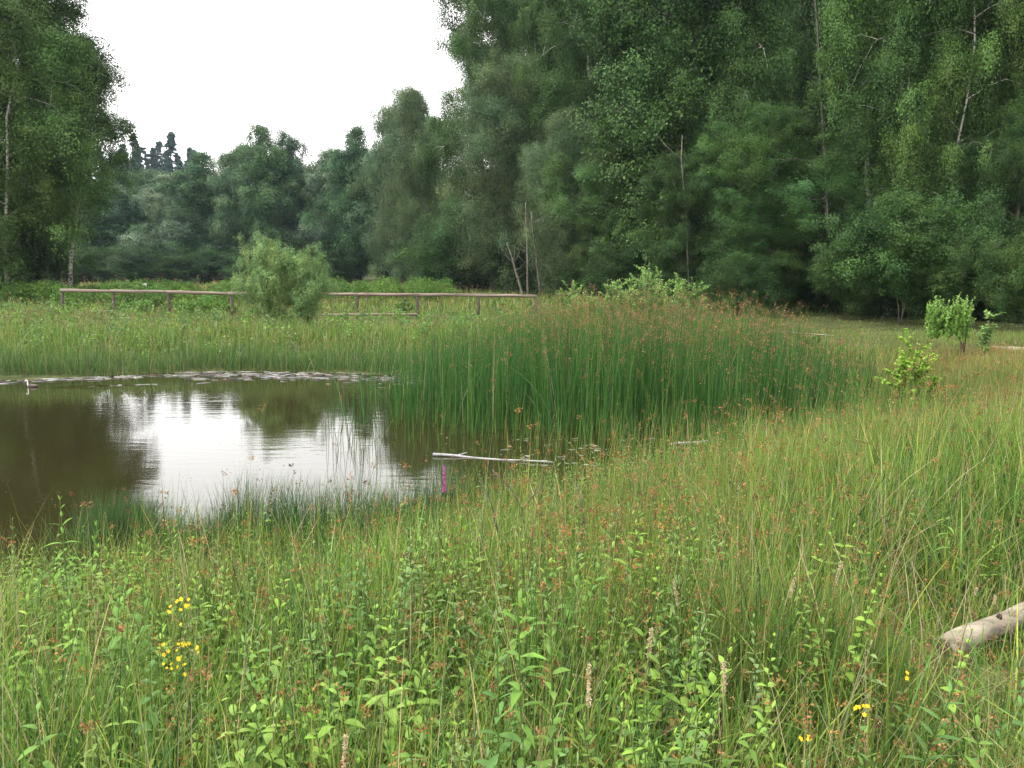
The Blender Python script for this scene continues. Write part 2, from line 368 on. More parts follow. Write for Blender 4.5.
def forest():
    def spot(px, d, top, wpx, ref_h, ref_r):
        x = d*(px-512)/808; h = (270-top)/800*d + 1.77; r = wpx/2/800*d
        return (x, d, float(H(x, d))-.05), (r/ref_r, r/ref_r, h/ref_h)
    def go(name, meshes, hr, px, d, top, wpx, label, rz=0, group=None, cat='tree'):
        loc, s = spot(px, d, top, wpx, *hr); put_tree(name, meshes, label, loc, rz, s, group, cat)
    Bh, Rh, Wh, Ph, Sh, Fh, Lh = (24, 4.9), (18, 6.6), (14, 5.4), (22, 4.8), (24, 4), (18, 5.8), (5.6, 3.4)
    # the big birches at the left edge
    g = 'birches at the left edge'
    go('birch_tree', BIRCH[0], Bh, -55, 47, -190, 250, 'birch cut by the left edge, behind the pale-stemmed one', .3, g)
    go('birch_tree', BIRCH_BARE[0], Bh, 6, 42, -190, 190, 'birch with a thin white stem showing at the left edge', 0, g)
    go('birch_tree', BIRCH[1], Bh, 68, 46, -140, 150, 'birch with hanging sprays against the white sky, right of the white-stemmed one', .7, g)
    go('birch_tree', BIRCH[2], Bh, 60, 49, 30, 60, 'shorter birch filling the lower right side of the left-edge group', 1.2, g)
    go('birch_tree', BIRCH[0], Bh, 25, 52, -160, 200, 'birch standing behind the white-stemmed one at the left edge', 3.2, g)
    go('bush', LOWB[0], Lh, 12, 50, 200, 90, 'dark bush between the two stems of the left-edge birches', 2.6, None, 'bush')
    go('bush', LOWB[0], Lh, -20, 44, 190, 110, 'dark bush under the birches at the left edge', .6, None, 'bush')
    # middle distance row seen across the pond, left to right
    g = 'trees of the hazy far row'
    far = [(92, 118, 205, 70, 1, 'dark round tree of the far row beside the big left birch'), (128, 122, 196, 90, 1, 'dark broad tree of the far row left of the pale willow'),
           (168, 116, 178, 70, 2, 'pale grey-green tree, lightest of the far row'), (208, 118, 158, 80, 0, 'green tree of the far row just right of the pale one'),
           (240, 116, 152, 66, 3, 'slim tree of the far row behind the willow bush, left side'), (266, 112, 132, 70, 0, 'tallest pointed tree of the far row, above the willow bush'),
           (297, 114, 140, 62, 3, 'narrow tree next to the tallest one of the far row'), (330, 112, 154, 70, 2, 'greyish tree of the far row above the right edge of the bush'),
           (360, 106, 134, 70, 0, 'tree of the far row with a wispy top, left of the wood edge'), (390, 100, 120, 66, 3, 'dark tree of the far row against the wood edge'),
           (418, 96, 100, 74, 0, 'birch of the far row half hidden by the wood edge')]
    for i, (px, d, top, wp, k, lb) in enumerate(far): go('far_tree', FARB[k], Fh, px, d, top, wp*1.12, lb, i*1.3, g)
    for i in range(14):
        px = 60+i*30+U(-8, 8)
        go('far_tree', FARB[i % 4], Fh, px, 142+U(-8, 8), 180+U(-14, 12)-(12 if 235 < px < 420 else 0), 90, 'tree filling the second line of the hazy far row', i*2.1, 'trees of the second far line')
    for i in range(12):
        px = 30+i*36+U(-8, 8)
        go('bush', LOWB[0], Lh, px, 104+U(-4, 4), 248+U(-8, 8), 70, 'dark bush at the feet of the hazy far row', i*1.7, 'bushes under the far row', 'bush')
    # spruces on the hill
    sp = [(105+k*9, 150+(k*37 % 13)) for k in range(12)] + [(112, 162), (122, 152), (134, 148), (146, 138), (158, 156), (169, 146), (179, 136), (190, 150), (201, 154), (212, 170), (226, 178), (98, 170), (84, 166), (242, 186), (128, 168), (151, 166), (163, 170), (174, 165), (186, 168), (196, 172), (140, 170)]
    ln = {15: 'hazy blue spruce, tall one left of centre on the hill', 18: 'tallest hazy blue spruce on the hill, above the pale tree', 20: 'pointed hazy spruce at the right end of the group on the hill', 14: 'hazy spruce on the hill next left of the tall left one'}
    for i, (px, top) in enumerate(sp):
        d = 265+U(-12, 12)+(-18 if i > 25 else 0); x = d*(px-512)/808; z = float(H(x, d)); h = (270-top)/800*d+EYE-z
        put_tree('spruce_tree', SPRUCE[i % 2], ln.get(i, 'hazy blue spruce in the dense part of the hill'), (x, d, z-.1), i*1.1, (h/24*1.5, h/24*1.5, h/24), 'spruces on the hill')
    for i in range(9):
        px = 330+i*14+U(-4, 4); d = 300; x = d*(px-512)/808; z = float(H(x, d)); h = (270-(172+U(-5, 8)))/800*d+EYE-z
        put_tree('spruce_tree', SPRUCE[i % 2], 'faint bluish tree on the far ridge between the far row and the wood', (x, d, z-.1), i, (h/24*1.3, h/24*1.3, h/24), 'trees on the faint ridge')
    # the wood on the right, front row left to right
    g = 'front trees of the wood'
    go('willow_tree', WILLOW, Wh, 412, 84, 100, 96, 'grey-green leafy tree at the left tip of the wood', 1, g)
    go('birch_tree', BIRCH[2], Bh, 494, 70, -80, 112, 'tall birch whose pointed top meets the sky at the left of the wood', 2.4, g)
    go('bush', LOWB[1], Lh, 448, 66, 205, 90, 'light green low bush at the left tip of the wood, above the fence', .5, g, 'bush')
    go('willow_tree', WILLOW, Wh, 508, 62, 70, 120, 'silvery willow in front of the tall birches, above the fence end', 2.4, g)
    go('birch_tree', BIRCH[0], Bh, 532, 64, -20, 90, 'birch with a low top behind the silvery willow', 1.9, g)
    go('birch_tree', BIRCH[1], Bh, 585, 58, -120, 130, 'tall drooping birch right of the gap in the treetops', 1.2, g)
    go('willow_tree', WILLOW, Wh, 560, 52, 120, 90, 'feathery green small tree between the leaning pale stems and the birches', 4.4, g)
    go('broadleaf_tree', BROAD[1], Rh, 615, 46, 120, 125, 'mid-green rounded tree behind the pale saplings', .8, g)
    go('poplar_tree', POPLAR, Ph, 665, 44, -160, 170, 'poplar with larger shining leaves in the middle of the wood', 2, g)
    go('birch_tree', BIRCH[2], Bh, 745, 43, -200, 160, 'tall dark birch right of the poplar', 3.3, g)
    go('broadleaf_tree', BROAD[0], Rh, 690, 38, 160, 110, 'dark rounded tree low in the wood right of the saplings', 1.1, g)
    go('broadleaf_tree', BROAD[1], Rh, 772, 33, 118, 150, 'broad bushy tree leaning over the right end of the reeds', 2.7, g)
    go('birch_tree', BIRCH_BARE[1], Bh, 893, 33, -260, 170, 'birch with its pale stem showing, left one of the right-hand pair', -.2, g)
    go('birch_tree', BIRCH_BARE[0], Bh, 936, 30, -260, 150, 'birch with a slender white stem above the small leaning tree', .15, g)
    go('birch_tree', BIRCH[1], Bh, 1045, 31, -260, 210, 'birch cut by the right edge of the photo', 4, g)
    go('broadleaf_tree', BROAD[0], Rh, 1018, 28, 120, 120, 'spreading light-tipped tree at the right edge', .3, g)
    g2 = 'bushes at the edge of the wood'
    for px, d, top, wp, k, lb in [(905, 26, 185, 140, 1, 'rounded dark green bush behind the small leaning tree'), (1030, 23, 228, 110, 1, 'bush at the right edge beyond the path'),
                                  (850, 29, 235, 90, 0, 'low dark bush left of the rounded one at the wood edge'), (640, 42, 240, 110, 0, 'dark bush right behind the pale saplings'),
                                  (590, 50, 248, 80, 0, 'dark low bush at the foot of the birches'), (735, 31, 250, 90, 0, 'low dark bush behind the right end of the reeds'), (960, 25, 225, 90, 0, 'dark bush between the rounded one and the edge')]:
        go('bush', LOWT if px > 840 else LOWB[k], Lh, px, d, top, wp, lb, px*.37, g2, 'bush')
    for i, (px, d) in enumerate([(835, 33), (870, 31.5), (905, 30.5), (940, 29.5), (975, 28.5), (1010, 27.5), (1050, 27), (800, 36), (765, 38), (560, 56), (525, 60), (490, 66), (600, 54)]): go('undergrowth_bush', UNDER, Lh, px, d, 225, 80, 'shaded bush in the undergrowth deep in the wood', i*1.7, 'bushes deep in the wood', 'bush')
    # deep trees
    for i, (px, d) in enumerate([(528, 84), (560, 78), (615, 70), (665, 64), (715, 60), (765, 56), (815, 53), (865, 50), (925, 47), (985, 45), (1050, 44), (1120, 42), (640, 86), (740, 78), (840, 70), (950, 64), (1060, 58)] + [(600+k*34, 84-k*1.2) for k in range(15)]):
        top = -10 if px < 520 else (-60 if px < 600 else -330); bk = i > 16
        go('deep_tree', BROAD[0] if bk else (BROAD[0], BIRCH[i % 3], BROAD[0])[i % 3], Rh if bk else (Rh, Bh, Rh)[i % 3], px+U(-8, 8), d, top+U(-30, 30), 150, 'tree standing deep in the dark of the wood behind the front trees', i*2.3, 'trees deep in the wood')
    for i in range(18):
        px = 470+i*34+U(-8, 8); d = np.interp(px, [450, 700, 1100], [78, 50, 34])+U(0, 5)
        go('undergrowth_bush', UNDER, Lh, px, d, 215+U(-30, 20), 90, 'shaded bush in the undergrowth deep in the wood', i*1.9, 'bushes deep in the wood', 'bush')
forest()

# leaning pale stems below the silvery willow, and bare dark stems inside the wood
def stem(px0, py0, px1, py1, d, r, mat, label, group):
    a = np.array(at_y(px0, py0, d)); b = np.array(at_y(px1, py1, d+U(-1, 1))); a[2] = min(a[2], float(H(a[0], a[1]))-.05)
    loc = a.copy(); t = np.linspace(0, 1, 9)[:, None]; P = (b-a)*t + np.cumsum(N_(0, .05, (9, 3)), 0)*t
    o = thing('bare_tree', label, 'tree', loc, 0, group)
    m = MB(); m.tube(P, r*(1-.6*t[:, 0]), 7); m.build('trunk', mat, o, True)
    for k in range(5):
        m = MB(); i = rng.integers(3, 8); e = P[i]+np.array([U(-1.2, 1.2), U(-1, 1), U(.3, 1.3)]); m.tube([P[i], (P[i]+e)/2+[0, 0, -.1], e], [r*.3, r*.2, r*.08], 4)
        m.build('branch', mat, o, True)
gs = 'bare stems at the wood edge'
stem(524, 292, 508, 238, 50, .09, M_pale, 'pale bare stem leaning left above the fence end', gs)
stem(528, 292, 524, 205, 50.5, .08, M_pale, 'thin upright stem between the two pale leaning ones', gs)
stem(541, 292, 533, 215, 51, .09, M_pale, 'pale crooked stem, right one of three above the fence end', gs)
stem(757, 300, 732, -60, 46, .1, M_bark, 'dark bare stem right of the poplar, left one', gs)
stem(748, 300, 764, -50, 48, .09, M_bark, 'dark bare stem right of the poplar, right one', gs)
stem(690, 300, 686, 140, 37, .05, M_pale, 'thin pale stem below the poplar leaves', gs)
stem(832, 300, 812, -60, 44, .09, M_pale, 'grey birch stem between the bushy tree and the paired birches', gs)

# ------------------------------------------------------------------ grass machinery
def blades(m, x, y, h, wd, C, k=5, lean=.25, curv=1.0, wind=(0.05, 0), z=None, tipc=None):
    n = len(x)
    if n == 0: return np.zeros((0, 3)), np.zeros((0, 3))
    z = H(x, y)-.02 if z is None else z
    az = U(0, 2*pi, n); ln = np.abs(N_(0, lean, n))
    L = np.stack([np.cos(az)*ln+wind[0], np.sin(az)*ln+wind[1]], 1)
    s = np.linspace(0, 1, k)[None, :]
    B = np.stack([x, y, z], 1)[:, None, :]
    P = np.repeat(B, k, 1); q = s**(1+curv)
    P[..., 0] += L[:, :1]*h[:, None]*(q*.8+.2*s); P[..., 1] += L[:, 1:]*h[:, None]*(q*.8+.2*s)
    P[..., 2] += h[:, None]*(s - .45*(ln**2)[:, None]*q)
    fa = U(0, 2*pi, n); side = np.stack([np.cos(fa), np.sin(fa)*.6, np.zeros(n)], 1)
    W = wd[:, None]*(1-s**2.2*.9)*.5
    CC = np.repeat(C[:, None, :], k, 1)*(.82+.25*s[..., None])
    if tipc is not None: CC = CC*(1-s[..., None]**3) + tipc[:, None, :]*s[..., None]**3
    m.ribbons(P, side, W, CC)
    d = P[:, -1]-P[:, -2]; d /= np.linalg.norm(d, axis=1)[:, None]+1e-9
    return P[:, -1], d
def heads(m, tips, nper, rad, size, C, a=.2, stretch=1.0, dirs=None):
    if len(tips) == 0: return
    c = np.repeat(tips, nper, 0); off = N_(0, rad, c.shape); off[:, 2] *= stretch
    m.diamonds(c+off, size*U(.6, 1.3, len(c)), np.repeat(C, nper, 0)*np.exp(N_(0, a, (len(c), 1))))
def scatter(n, y0, y1, marg=.6, power=1.0, xr=None):
    u = U(0, 1, n); y = (y0**power + (y1**power-y0**power)*u)**(1/power)
    x = U(-1, 1, n)*(y*.66+marg)
    if xr: ok = (x/y > (xr[0]-512)/808) & (x/y < (xr[1]-512)/808); x, y = x[ok], y[ok]
    return x, y
def pxof(x, y): return 512+808*x/y

def leafy(m, base, h, dirn, n_pairs, ll, lw, C, start=.1, az0=0, top_grow=.55, arch=.6, whorl=2, stemw=.0028, stemc=(.1, .14, .05)):
    """one upright stem with arching leaves in pairs"""
    s = np.linspace(0, 1, 8)[:, None]; base = np.array(base, float)
    P = base + np.array([dirn[0]*h, dirn[1]*h, 0])*s**1.5 + np.array([0, 0, h])*s
    m.ribbons(P[None], np.array([[1., 0, 0]]), np.linspace(stemw, stemw*.4, 8)[None], np.array([stemc]))
    m.ribbons(P[None], np.array([[0., 1, 0]]), np.linspace(stemw, stemw*.4, 8)[None], np.array([stemc]))
    n = n_pairs*whorl; t = start+(1-start)*np.repeat(np.linspace(0, 1, n_pairs), whorl)
    az = az0 + np.repeat(np.arange(n_pairs)*1.75, whorl) + np.tile(np.arange(whorl)*2*pi/whorl, n_pairs) + N_(0, .25, n)
    b = np.stack([np.interp(t, s[:, 0], P[:, i]) for i in range(3)], 1)
    sc_ = np.clip(np.sin(np.clip(t, .02, 1)*2.5+.35), .3, 1)*U(.8, 1.15, n); L = ll*sc_; el = .35+.9*np.clip((t-.75)/.25, 0, 1)+N_(0, .15, n)
    k = 6; q = np.linspace(0, 1, k)[None]
    hor = L[:, None]*q*np.cos(el)[:, None]; ver = L[:, None]*(q*np.sin(el)[:, None]-arch*q*q*(1-.6*np.clip((t-.7)/.3, 0, 1))[:, None])
    LP = b[:, None]+np.stack([np.cos(az)[:, None]*hor, np.sin(az)[:, None]*hor, ver], -1)
    roll = N_(0, .3, n); side = np.stack([-np.sin(az)*np.cos(roll), np.cos(az)*np.cos(roll), np.sin(roll)], 1)
    W = (lw*sc_)[:, None]*np.array([.12, .75, 1, .85, .5, .03])[None]*.5
    CC = np.clip(np.array(C)*np.exp(N_(0, .13, (n, 1)))*(1+.35*np.clip((t-.7)/.3, 0, 1))[:, None], 0, 1)
    # two halves folded on the midrib
    for sg in (-1, 1):
        sd = side*1.0; mid = LP + sd[:, None]*W[..., None]*sg*.5 + np.array([0, 0, 1.])*(W*.22)[..., None]
        m.ribbons(mid, sd, W*.5, CC*(1 if sg > 0 else .93))
    return P[-1]

# ------------------------------------------------------------------ near meadow
C_G = (.122, .225, .036); C_Y = (.23, .29, .055); C_DK = (.04, .09, .024); C_ST = (.4, .34, .18); C_BR = (.2, .1, .038); C_BG = (.09, .165, .05)
def near_meadow():
    m = MB()
    # (density per band)
    for y0, y1, n, wd in [(1.3, 3.2, 27000, .0046), (3.0, 6.2, 56000, .0058), (6.0, 9.5, 46000, .0065), (9.3, 17.5, 60000, .009)]:
        x, y = scatter(n, y0, y1, .6, 1.6); sd = sdist(x, y); ok = sd > .02; x, y, sd = x[ok], y[ok], sd[ok]; n = len(x)
        if y0 > 9: ok = pxof(x, y) > 540; x, y, sd = x[ok], y[ok], sd[ok]; n = len(x)
        px = pxof(x, y); cl = vnoise(x, y, .35, 21); big = vnoise(x, y, 1.3, 22)
        right = sst(560, 800, px)
        h = (.24+.4*U(0, 1, n)**1.5)*(.55+.85*cl) + .16*right*big*sst(3.2, 5, y)
        h *= 1-.72*np.exp(-((x-2.1)/.8)**4-((y-3.1)/.85)**4)       # trodden low grass round the log
        h *= 1-.75*np.exp(-((x-1.78)/.28)**2-((y-3.1)/.4)**2)
        far = sst(10, 14, y); h = h*(1-far*.6)
        lush = vnoise(x, y, .7, 23)
        C = pick([C_G, C_Y, C_DK, C_ST, C_BG], [4, 2.2, 2.0, .8, 1.3], n, .16, .1)
        C *= (1+.5*(lush-.5))[:, None]
        pt = sst(.56, .8, vnoise(x, y, .95, 71))[:, None]*.36*sst(2.5, 4, y)[:, None]; C = C*(1-pt)+np.array([.25, .2, .075])*pt
        red = (sst(800, 1000, px)*sst(6, 9, y)*(big > .4))[:, None]; C = C*(1-red*.5)+np.array([.24, .14, .05])*red*.5
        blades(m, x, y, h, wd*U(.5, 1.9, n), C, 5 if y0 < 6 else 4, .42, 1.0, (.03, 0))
        # flowering stalks with brown heads
        kf = int(n*(.13 if y0 < 6 else .08)); wp_ = .35+1.6*np.exp(-((px-600)/190)**2)*sst(2.2, 3.5, y)+1.2*sst(820, 950, px)*sst(4, 7, y); wp_ *= (.2+1.5*vnoise(x, y, .5, 29))*(.12+.88*sst(.5, 1.6, sd)); i = rng.choice(n, kf, replace=False, p=wp_/wp_.sum())
        kd = pick([C_G, C_ST, C_Y], [3, 1.2, 2], kf); hh = h[i]*U(1.05, 1.45, kf)+.05
        tips, _ = blades(m, x[i], y[i], hh, wd*.55*np.ones(kf), kd, 6, .22, 1.2, (.04, 0))
        typ = U(0, 1, kf); a = typ < .38; b = typ > .72; sc_ = 1 if y0 < 3 else (1.1 if y0 < 6 else 1.45)
        heads(m, tips[a], 14, .0075*sc_, .0047*sc_, pick([C_BR, (.24, .125, .05), (.1, .05, .028)], [3, 3, 1], a.sum()), .25)
        if b.any():                                            # loose airy panicles
            tb = tips[b]; cb_ = pick([(.3, .2, .11), (.34, .27, .15), (.26, .15, .08)], [2, 2, 2], b.sum())
            heads(m, tb-np.array([0, 0, .03]), 14, .013*sc_, .0026*sc_, cb_, .2, 2.2)
    # rush tufts fanning out, mostly right of the middle
    for k in range(170):
        y_ = 2.6+6.5*U()**.8; x_ = y_*(U(480, 1060)-512)/808
        if float(sdist(x_, y_)) < .1 or math.hypot(x_-2.0, y_-3.1) < .9: continue
        n = int(U(60, 170)); r = U(.04, .13); dx, dy = N_(0, r, n), N_(0, r, n); h = U(.45, .85)*(1-.4*U(0, 1, n)**1.5)*(1 if y_ > 3.5 else .75)
        cc = [(.06, .14, .028), (.1, .18, .035), (.2, .24, .06), (.13, .2, .05)][k % 4]; xx, yy = x_+dx, y_+dy; z = H(xx, yy)-.02; sd_ = np.random.default_rng(k).normal(0, .12, 2)
        s5 = np.linspace(0, 1, 6)[None]; o5 = np.stack([dx*1.6/r*.12+N_(0, .09, n)+sd_[0], dy*1.6/r*.12+N_(0, .09, n)+sd_[1]], 1)
        P = np.stack([xx[:, None]+o5[:, :1]*h[:, None]*s5**1.7, yy[:, None]+o5[:, 1:]*h[:, None]*s5**1.7, z[:, None]+h[:, None]*(s5-.25*s5**2*(o5**2).sum(1)[:, None])], -1)
        wd = .0026 if y_ < 4 else .0042; m.ribbons(P, np.tile([1., 0, 0], (n, 1)), wd*(1-s5**2*.85)*np.ones((n, 1))*.55, pick([cc], [1], n, .18, .1))
        j = np.where(U(0, 1, n) < .22)[0]; heads(m, P[j, 4], 11, .008 if y_ < 4.5 else .011, .0046 if y_ < 4.5 else .0062, pick([C_BR, (.26, .13, .05)], [1, 1], len(j)), .25)
    # dark fine rushes along the near water's edge
    n = 15000; u = U(0, 1, n); e = [on_z(*p, WL) for p in [(95, 604), (130, 592), (240, 582), (380, 574), (430, 560), (500, 548), (560, 540)]]
    ex = np.interp(u, np.linspace(0, 1, 7), [p[0] for p in e]); ey = np.interp(u, np.linspace(0, 1, 7), [p[1] for p in e])
    off = N_(-.05, .24, n); x = ex+N_(0, .05, n); y = ey-off
    px = pxof(x, y); h = (.44+.3*U(0, 1, n))*(.6+.7*vnoise(x, y, .3, 31))*(1-.3*sst(420, 560, px)); ok = off > -.45-.2*U(0, 1, n); x, y, h = x[ok], y[ok], h[ok]
    tips, _ = blades(m, x, y, h, .0042*U(.7, 1.3, len(x)), pick([(.035, .085, .03), (.06, .115, .035), (.1, .14, .045)], [3, 2, 1], len(x)), 5, .24, 1, (.05, 0), z=np.maximum(H(x, y)-.02, WL-.1))
    i = rng.choice(len(x), 160, replace=False); heads(m, tips[i]-[0, 0, .03], 12, .008, .006, jit((.13, .06, .04), 160), .2)
    # straw-coloured fallen stalks
    x, y = scatter(3800, 1.5, 8, .4, 1.5); ok = sdist(x, y) > .3; x, y = x[ok], y[ok]; n = len(x)
    blades(m, x, y, U(.3, .75, n), .0035*U(.7, 1.4, n), jit((.36, .29, .17), n, .15, .05), 6, .9, .7)
    # broad arching leaf blades
    for y0, y1, n, wd in [(1.35, 3.2, 5200, .0075), (3, 7, 11000, .0085)]:
        x, y = scatter(n, y0, y1, .6, 1.6); ok = (sdist(x, y) > .1) & (U(0, 1, n) < .2+1.1*vnoise(x, y, .5, 27)) & (np.hypot(x-2.1, y-3.1) > .6); x, y = x[ok], y[ok]; n = len(x)
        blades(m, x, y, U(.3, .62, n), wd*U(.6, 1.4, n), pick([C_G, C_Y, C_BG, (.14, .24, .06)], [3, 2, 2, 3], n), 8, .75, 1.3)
    o = m.build('meadow_grass', M_grass); tag(o, 'tangled green and straw meadow grass with brown seed heads', None, kind='stuff')

    # low leafy herbs between the grass
    m = MB()
    x, y = scatter(7500, 1.35, 7.8, .4, 1.25); px = pxof(x, y); sd = sdist(x, y)
    keep = (sd > .15) & (U(0, 1, len(x)) < np.where(px < 720, 1, .13)*(.3+1.1*vnoise(x, y, .6, 41))) ; x, y = x[keep], y[keep]
    z = H(x, y)
    for i in range(len(x)):
        if ((x[i]-1.95)/.8)**2+((y[i]-2.95)/.75)**2 < 1 and U() < .95: continue
        t = U(); c = [(.14, .245, .045), (.19, .31, .05), (.095, .185, .05), (.16, .235, .085)][rng.integers(4)]
        hgt = U(.25, .62)*(.7+.6*vnoise(x[i], y[i], .8, 42))
        if t < .55: leafy(m, (x[i], y[i], z[i]-.02), hgt, N_(0, .14, 2), int(hgt/.045)+2, U(.04, .085), U(.011, .02), c, U(.15, .4), U(0, 6), arch=U(.1, .7))
        else: leafy(m, (x[i], y[i], z[i]-.02), hgt, N_(0, .14, 2), int(hgt/.06)+2, U(.035, .06), U(.02, .036), c, U(.15, .4), U(0, 6), arch=U(0, .5))
    for k in range(26):                                       # taller clumps of broad-leaved stems
        yc = U(1.6, 4.2); xc = yc*(U(0, 700)-512)/808
        if math.hypot(xc-1.95, yc-2.95) < .9: continue
        c = [(.16, .28, .045), (.12, .23, .05), (.19, .3, .06)][k % 3]; l_ = U(.06, .105); w2 = l_*U(.22, .42); a_ = U(.2, .7)
        for j in range(rng.integers(2, 7)):
            xx, yy = xc+N_(0, .09), yc+N_(0, .09); hg = U(.42, .72); leafy(m, (xx, yy, float(H(xx, yy))-.02), hg, N_(0, .1, 2), int(hg/.05)+1, l_, w2, c, .15, U(0, 6), arch=a_, stemw=.0032)
    o = m.build('meadow_herbs', M_herb); tag(o, 'low leafy herbs growing through the meadow grass', None, kind='stuff')
near_meadow()

# ------------------------------------------------------------------ far shore and far meadow
PATHY = [on_z(*p, -.12)[1] for p in [(700, 328), (780, 332), (830, 336), (900, 342), (960, 346), (1024, 350), (1150, 357)]]
def far_meadow():
    m = MB()
    for y0, y1, n, wd, hh in [(16.5, 22, 52000, .014, .42), (21, 33, 70000, .02, .33), (32, 60, 42000, .04, .36), (60, 110, 20000, .09, .5)]:
        x, y = scatter(n, y0, y1, 3, 1.2); sd = sdist(x, y); px = pxof(x, y)
        ok = (sd > -.12) & ((px < 700) | (y0 > 30) | (U(0, 1, n) < .75)); x, y, px, sd = x[ok], y[ok], px[ok], sd[ok]; n = len(x)
        big = vnoise(x, y, 2.2, 51); sm = vnoise(x, y, .6, 52)
        shore = sst(2.6, .2, sd)
        h = hh*(.45+.65*U(0, 1, n))*(.4+1.15*sm)+.14*shore
        h *= 1-(.45+.3*((px > 312) & (px < 540)))*sst(22.5, 24.5, y)*sst(33, 31, y)
        rt = sst(700, 800, px)*sst(36, 30, y); h *= 1-.62*rt                     # mown grass by the path
        C = pick([C_G, C_Y, C_BG, C_DK, C_ST], [3, 2, 1.5, 1.2, .5], n, .14, .08)
        C = C*(1-shore[:, None]*.6)+np.array([.06, .12, .045])*shore[:, None]*.6
        br = (sst(.55, .75, big)*(1-shore)*(1-rt)*sst(18, 22, y))[:, None]*.5; C = C*(1-br)+np.array([.19, .13, .06])*br
        C = C*(1-rt[:, None]*.5)+np.array([.16, .19, .06])*rt[:, None]*.5
        pd = y-np.interp(px, [700, 780, 830, 900, 960, 1024, 1150], PATHY); ok = (px < 785) | ((px > 835) & (px < 975)) | (np.abs(pd) > .2+.7*(px > 980)); h = np.where((px > 770) & (pd < 0) & (pd > -2.5), h*.5, h)
        x, y, h, C, rt, n = x[ok], y[ok], h[ok], C[ok], rt[ok], ok.sum()
        blades(m, x, y, h, wd*U(.6, 1.4, n), C, 4, .36, 1)
        i = np.where((U(0, 1, n) < .05) & (rt < .5))[0]
        tips, _ = blades(m, x[i], y[i], h[i]*1.4, wd*.5*np.ones(len(i)), pick([C_G, C_ST], [1, 1], len(i)), 4, .15, 1)
        heads(m, tips, 5, wd*1.3, wd*.75, pick([(.22, .12, .06), (.28, .2, .11)], [2, 2], len(i)), .2, 1.5)
    # leafy herbs among it, bushy tufts
    for i in range(420):
        y_ = U(17.6, 29); x_ = y_*(U(-60, 560)-512)/808
        if sdist(x_, y_) < .2: continue
        k = 46; r = U(.08, .3); hg = U(.25, .6); P = N_(size=(k, 3))*np.array([r*.5, r*.5, hg*.3])+np.array([x_, y_, float(H(x_, y_))+hg*.6]); cc = np.array([(.15, .26, .05), (.09, .18, .05), (.14, .2, .08)][i % 3])
        m.diamonds(P, .035*U(.6, 1.4, k), cc*np.exp(N_(0, .15, (k, 1))))
    o = m.build('far_meadow_grass', M_grass); tag(o, 'grass of the far bank and the meadow behind it, with reddish patches', None, kind='stuff')
    # bright scrub band behind the fence
    m = MB()
    for px0, px1, d0, d1, n, top in [(-40, 232, 38, 50, 90, 1.15), (325, 455, 44, 56, 46, 1.25), (60, 240, 31.5, 36, 26, .6), (20, 120, 38, 44, 20, 1.1)]:
        for i in range(n):
            d = U(d0, d1); px = U(px0, px1); x = d*(px-512)/808
            if vnoise(x, d, 3, 81) < .36: continue
            hgt = top*U(.6, 1.12); r = hgt*U(.45, .75); k = 520
            u = N_(size=(k, 3)); u /= np.linalg.norm(u, axis=1)[:, None]; P = u*np.array([r, r, hgt*.55])*(U(.55, 1.05, (k, 1)))+np.array([x, d, float(H(x, d))+hgt*.5]); P = P[P[:, 2] > -.1]
            m.diamonds(P, .055*U(.6, 1.3, len(P)), jit((.105, .2, .04), 1, .15, .08)*np.exp(N_(0, .15, (len(P), 1))))
            b = np.array([x, d, float(H(x, d))]);
            for q in range(4): m.tube([b+[0, 0, -.05], b+[N_(0, r*.5), N_(0, r*.5), hgt*.9]], [.008, .003], 3, (.08, .09, .04), False)
    o = m.build('fern_scrub', M_herb); tag(o, 'bright green low scrub behind the wooden fence', None, kind='stuff')
far_meadow()

